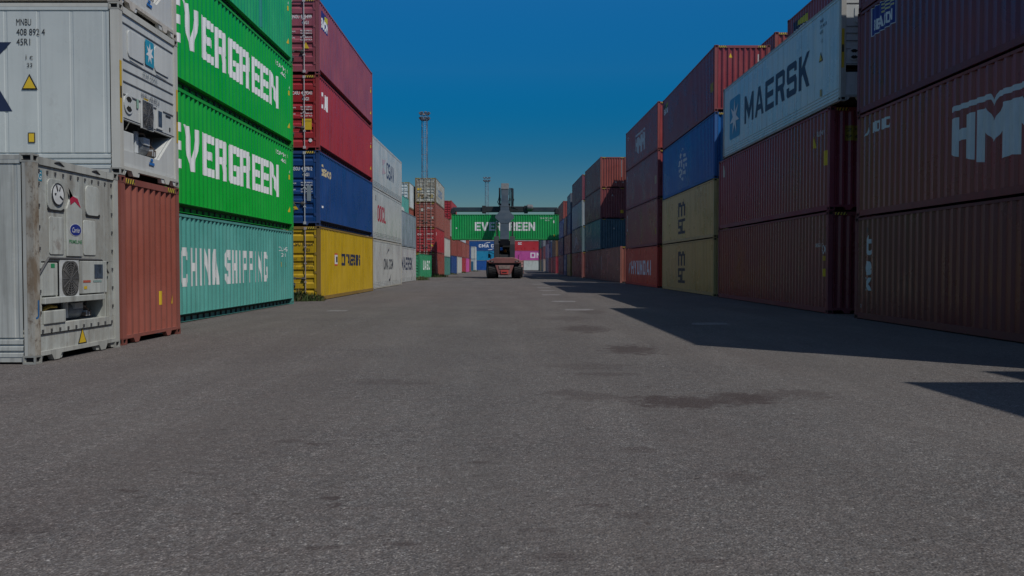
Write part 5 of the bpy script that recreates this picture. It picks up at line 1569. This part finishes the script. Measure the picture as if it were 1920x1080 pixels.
# spreader, carrying the container 8.6 m ahead of the rear
YC = 8.62
sp = MB().box(-2.45, 2.45, YC - 0.55, YC + 0.55, 7.50, 8.12)
spo = part("spreader", sp, DGREY, st, bevel=0.03)
col2 = MB()
for s in (-1, 1):
    a, b_ = sorted((s * 2.2, s * 2.62))
    col2.box(a, b_, YC - 0.66, YC + 0.66, 7.38, 8.2)
part("collar", col2, DARK, spo, bevel=0.02)
part("side_motor", MB().lathe([(0, 0), (0.3, 0.0), (0.34, 0.1), (0.34, 0.55), (0.22, 0.72), (0, 0.72)], 'x', 16, 0, Matrix.Translation((2.5, YC - 0.75, 7.98))), plain("motor_grey", (0.12, 0.125, 0.13), 0.5), spo)
for s in (-1, 1):
    ar = MB()
    for dy in (-0.28, 0.28):
        a, b_ = sorted((s * 2.0, s * 6.0))
        ar.box(a, b_, YC + dy - 0.22, YC + dy + 0.22, 7.55, 8.02)
    ao = part("spreader_arm", ar, BOOMM, spo, bevel=0.02)
    a, b_ = sorted((s * 5.72, s * 6.08))
    part("end_beam", MB().box(a, b_, YC - 1.2, YC + 1.2, 7.42, 7.86).box(a, b_, YC - 1.2, YC - 0.95, 7.25, 7.43).box(a, b_, YC + 0.95, YC + 1.2, 7.25, 7.43), DGREY, ao, bevel=0.02)
    tl = MB()
    for y in (YC - 1.13, YC + 1.13):
        tl.tube((s * 6.0, y, 7.1), (s * 6.0, y, 7.6), 0.05, n=8)
        tl.box(s * 6.0 - 0.16, s * 6.0 + 0.16, y - 0.10, y + 0.10, 7.19, 7.25)
        tl.prism([(s * 6.0 - 0.2, 7.3), (s * 6.0 + 0.2, 7.3), (s * 6.0 + 0.1, 7.75), (s * 6.0 - 0.1, 7.75)], y - 0.04, y + 0.04, 'y')
    part("twistlock", tl, DARK, ao)

cb = container('dry', L40, HC, (0.010, 0.30, 0.075), "green container hanging in the air under the reach stacker's spreader", (XS - L40 / 2 + 0.03, YS + YC, 4.28), R(-90), +1, group=None, detail=2, wear=0.35, rust=0.1,
               marks=[(EGT, 2.66, 1.03, 6.85, 0.98, WHT, "lettering"), ser("EGHU 907 4 487", 10.05, 2.38, 1.45, 0.16), ser("45G1", 10.6, 2.14, 0.5, 0.14), (UNIT, 11.55, 1.9, 0.12, 0.3, WHT, "sticker"), ([ngon(0.5, 0.5, 0.5, 0.5, 12)], 0.5, 1.25, 0.16, 0.16, WHT, "sticker"),
                      (UNIT, 11.6, 0.35, 0.15, 0.25, YEL, "warning_sticker")])

# ------------------------------------------------------------------ the driver in the cab
dr = thing("person", "driver in an orange vest and white helmet sitting in the reach stacker's cab", "person", (XS + 0.05, YS + 3.45, 2.62))
def skinned(name, joints, edges, mat, parent, sub=2):
    me = bpy.data.meshes.new(name)
    me.from_pydata([j[:3] for j in joints], edges, [])
    o = link(name, me, mat, parent)
    sk = o.modifiers.new("skin", 'SKIN')
    for i, j in enumerate(joints):
        me.skin_vertices[0].data[i].radius = (j[3], j[4] if len(j) > 4 else j[3])
    me.skin_vertices[0].data[0].use_root = True
    sb = o.modifiers.new("subdivision", 'SUBSURF')
    sb.levels = sb.render_levels = sub
    return o
J = [(0, 0, 0.08, 0.15, 0.12), (0, -0.02, 0.28, 0.14, 0.11), (0, -0.02, 0.48, 0.17, 0.11), (0, -0.01, 0.58, 0.06), (0, 0.01, 0.68, 0.075, 0.09), (0, 0.01, 0.80, 0.075, 0.085),
     (-0.20, -0.02, 0.50, 0.062), (-0.27, 0.10, 0.28, 0.048), (-0.18, 0.34, 0.30, 0.036), (-0.16, 0.42, 0.31, 0.03),
     (0.20, -0.02, 0.50, 0.062), (0.27, 0.10, 0.28, 0.048), (0.18, 0.34, 0.30, 0.036), (0.16, 0.42, 0.31, 0.03),
     (-0.10, 0.05, 0.07, 0.085), (-0.12, 0.45, 0.10, 0.065), (-0.12, 0.50, -0.30, 0.048), (-0.12, 0.60, -0.36, 0.04),
     (0.10, 0.05, 0.07, 0.085), (0.12, 0.45, 0.10, 0.065), (0.12, 0.50, -0.30, 0.048), (0.12, 0.60, -0.36, 0.04)]
E = [(0, 1), (1, 2), (2, 3), (3, 4), (4, 5), (2, 6), (6, 7), (7, 8), (8, 9), (2, 10), (10, 11), (11, 12), (12, 13), (0, 14), (14, 15), (15, 16), (16, 17), (0, 18), (18, 19), (19, 20), (20, 21)]
skinned("body", J, E, plain("dark_clothing", (0.05, 0.05, 0.06), 0.9), dr)
skinned("vest", [(0, -0.01, 0.06, 0.175, 0.145), (0, -0.02, 0.28, 0.165, 0.135), (0, -0.02, 0.47, 0.195, 0.135), (0, -0.02, 0.54, 0.10, 0.09)], [(0, 1), (1, 2), (2, 3)], plain("orange_vest", (0.90, 0.22, 0.02), 0.8, var=0.1), dr)
part("helmet", MB().lathe([(0.0, 0.93), (0.06, 0.92), (0.10, 0.88), (0.115, 0.82), (0.135, 0.80), (0.11, 0.80)], 'z', 16, 0, Matrix.Translation((0, 0.01, 0.0))), plain("helmet_shell", (0.6, 0.6, 0.58), 0.4, var=0.05), dr, smooth=True)

# ------------------------------------------------------------------ floodlight masts
def mast(x, y, h, wd, label, ring_r, nl):
    root = thing("floodlight_mast", label, "light mast", (x, y, 0), 0.3, "floodlight masts")
    mb = MB()
    cs = [(-wd / 2, -wd / 2), (wd / 2, -wd / 2), (wd / 2, wd / 2), (-wd / 2, wd / 2)]
    ht = h - 1.5
    for cx, cy in cs:
        mb.tube((cx, cy, 0), (cx * 0.9, cy * 0.9, ht), 0.05, n=6)
    n = int(ht / 1.5)
    for k in range(n):
        z0, z1 = ht * k / n, ht * (k + 1) / n
        for i in range(4):
            a, b = cs[i], cs[(i + 1) % 4]
            if k % 2:
                a, b = b, a
            mb.tube((a[0] * 0.95, a[1] * 0.95, z0), (b[0] * 0.95, b[1] * 0.95, z1), 0.02, n=4, caps=False)
            if k % 2 == 0:
                mb.tube((a[0] * 0.95, a[1] * 0.95, z0), (b[0] * 0.95, b[1] * 0.95, z0), 0.03, n=4, caps=False)
    part("lattice_mast", mb, plain("mast_steel", (0.13, 0.16, 0.21), 0.55, 0.2, var=0.25), root)
    ld = MB()
    for s in (-0.18, 0.18):
        ld.tube((s, -wd / 2 - 0.12, 0.5), (s, -wd / 2 - 0.12, ht), 0.02, n=4)
    for k in range(int(ht / 0.35)):
        ld.tube((-0.18, -wd / 2 - 0.12, 0.6 + 0.35 * k), (0.18, -wd / 2 - 0.12, 0.6 + 0.35 * k), 0.014, n=4)
    part("ladder", ld, STEEL, root)
    pf = MB().lathe([(0.3, ht), (ring_r, ht), (ring_r, ht + 0.08), (0.3, ht + 0.08)], 'z', 16)
    for zz_ in (0.55, 1.1):
        pts = [(ring_r * math.cos(t * math.pi / 8), ring_r * math.sin(t * math.pi / 8), ht + zz_) for t in range(17)]
        pf.path(pts, 0.025, 4)
    for t in range(12):
        c, s_ = math.cos(t * math.pi / 6), math.sin(t * math.pi / 6)
        pf.tube((ring_r * c, ring_r * s_, ht), (ring_r * c, ring_r * s_, ht + 1.1), 0.022, n=4)
    part("platform", pf, plain("mast_steel", (0, 0, 0)), root)
    for t in range(nl):
        a = 2 * math.pi * t / nl
        for zr in (0.15, 1.05):
            M = Matrix.Rotation(a, 4, 'Z') @ Matrix.Translation((ring_r + 0.12, 0, ht + zr + 0.2)) @ Matrix.Rotation(R(35), 4, 'Y')
            lo = part("floodlight", MB().box(-0.12, 0.12, -0.22, 0.22, -0.2, 0.2, 0, M).tube(M @ Vector((-0.12, 0, 0)), (ring_r * math.cos(a), ring_r * math.sin(a), ht + zr), 0.03, n=4), plain("lamp_housing", (0.10, 0.11, 0.13), 0.5), root)
            part("lamp_glass", MB().box(0.122, 0.13, -0.18, 0.18, -0.16, 0.16, 0, M), plain("unlit_lamp", (0.35, 0.38, 0.42), 0.15), lo)
    return root
mast(xs(797, 150), 150, 29.4, 1.0, "tall lattice floodlight mast rising behind the rusty white door end", 0.75, 8)
mast(xs(913, 265), 265, 30.0, 1.0, "smaller looking lattice floodlight mast far behind the reach stacker's left spreader arm", 0.95, 6)

# ------------------------------------------------------------------ weeds along the container feet
def leaf_mat(c, name):
    return plain(name, c, 0.8, var=0.5, scale=6)
LEAF = leaf_mat((0.045, 0.075, 0.018), "weed_green")
DRY = leaf_mat((0.16, 0.13, 0.06), "weed_dry")
def weed(x, y, r, h, n, label, seed):
    q = random.Random(seed)
    mb = MB()
    for k in range(n):
        a, d = q.uniform(0, 2 * math.pi), r * q.random() ** 0.7
        bx_, by_ = d * math.cos(a), d * math.sin(a) * 0.5
        hh = h * q.uniform(0.35, 1.0) * (1 - 0.45 * d / r)
        lean = q.uniform(0.1, 0.55) * hh
        la = a + q.uniform(-0.8, 0.8)
        wd = q.uniform(0.006, 0.016) * (1 + h)
        ox, oy = -math.sin(la) * wd, math.cos(la) * wd
        m1 = (bx_ + lean * 0.35 * math.cos(la), by_ + lean * 0.35 * math.sin(la), hh * 0.6)
        tp = (bx_ + lean * math.cos(la), by_ + lean * math.sin(la), hh * q.uniform(0.8, 1.0))
        mb.add([(bx_ - ox, by_ - oy, 0), (bx_ + ox, by_ + oy, 0), (m1[0] + ox * 1.2, m1[1] + oy * 1.2, m1[2]), (m1[0] - ox * 1.2, m1[1] - oy * 1.2, m1[2]), tp],
               [(0, 1, 2, 3), (3, 2, 4)], 1 if q.random() < 0.25 else 0)
    me = bpy.data.meshes.new("weed_clump")
    me.from_pydata(mb.v, [], mb.f)
    me.polygons.foreach_set("material_index", mb.m)
    o = link("weed_clump", me, [LEAF, DRY], loc=(x, y, 0))
    return tag(o, label, "weeds", "weeds at the foot of the containers")
weed(-8.12, 31.1, 0.48, 0.68, 360, "tall green weeds at the doors of the yellow container", 1)
weed(-7.5, 31.35, 0.4, 0.45, 200, "low weeds at the corner post of the yellow container", 2)
weed(-8.6, 30.4, 0.35, 0.3, 120, "sparse weeds in the gap between the teal and yellow containers", 3)
weed(-8.5, 59.5, 0.7, 0.3, 160, "thin weeds at the near foot of the white container with tall navy letters", 4)
weed(-8.3, 75.6, 0.8, 0.35, 200, "weeds at the far foot of the white container with tall navy letters", 5)
weed(-9.0, 82.4, 0.9, 0.45, 240, "weeds at the door foot of the single green lettered container", 6)
weed(-8.6, 95.0, 1.2, 0.7, 300, "thick weeds before the tall door-end stack", 7)
weed(-8.3, 99.0, 0.9, 0.5, 200, "weeds along the red-brown foot of the tall door-end stack", 8)
weed(-8.9, 123.6, 1.0, 0.5, 160, "weeds before the far blue container on the left", 9)
weed(-8.7, 150.8, 1.0, 0.5, 120, "weeds before the far red container on the left", 10)
weed(-8.2, 188.6, 1.2, 0.6, 120, "weeds before the white container with a teal panel", 11)
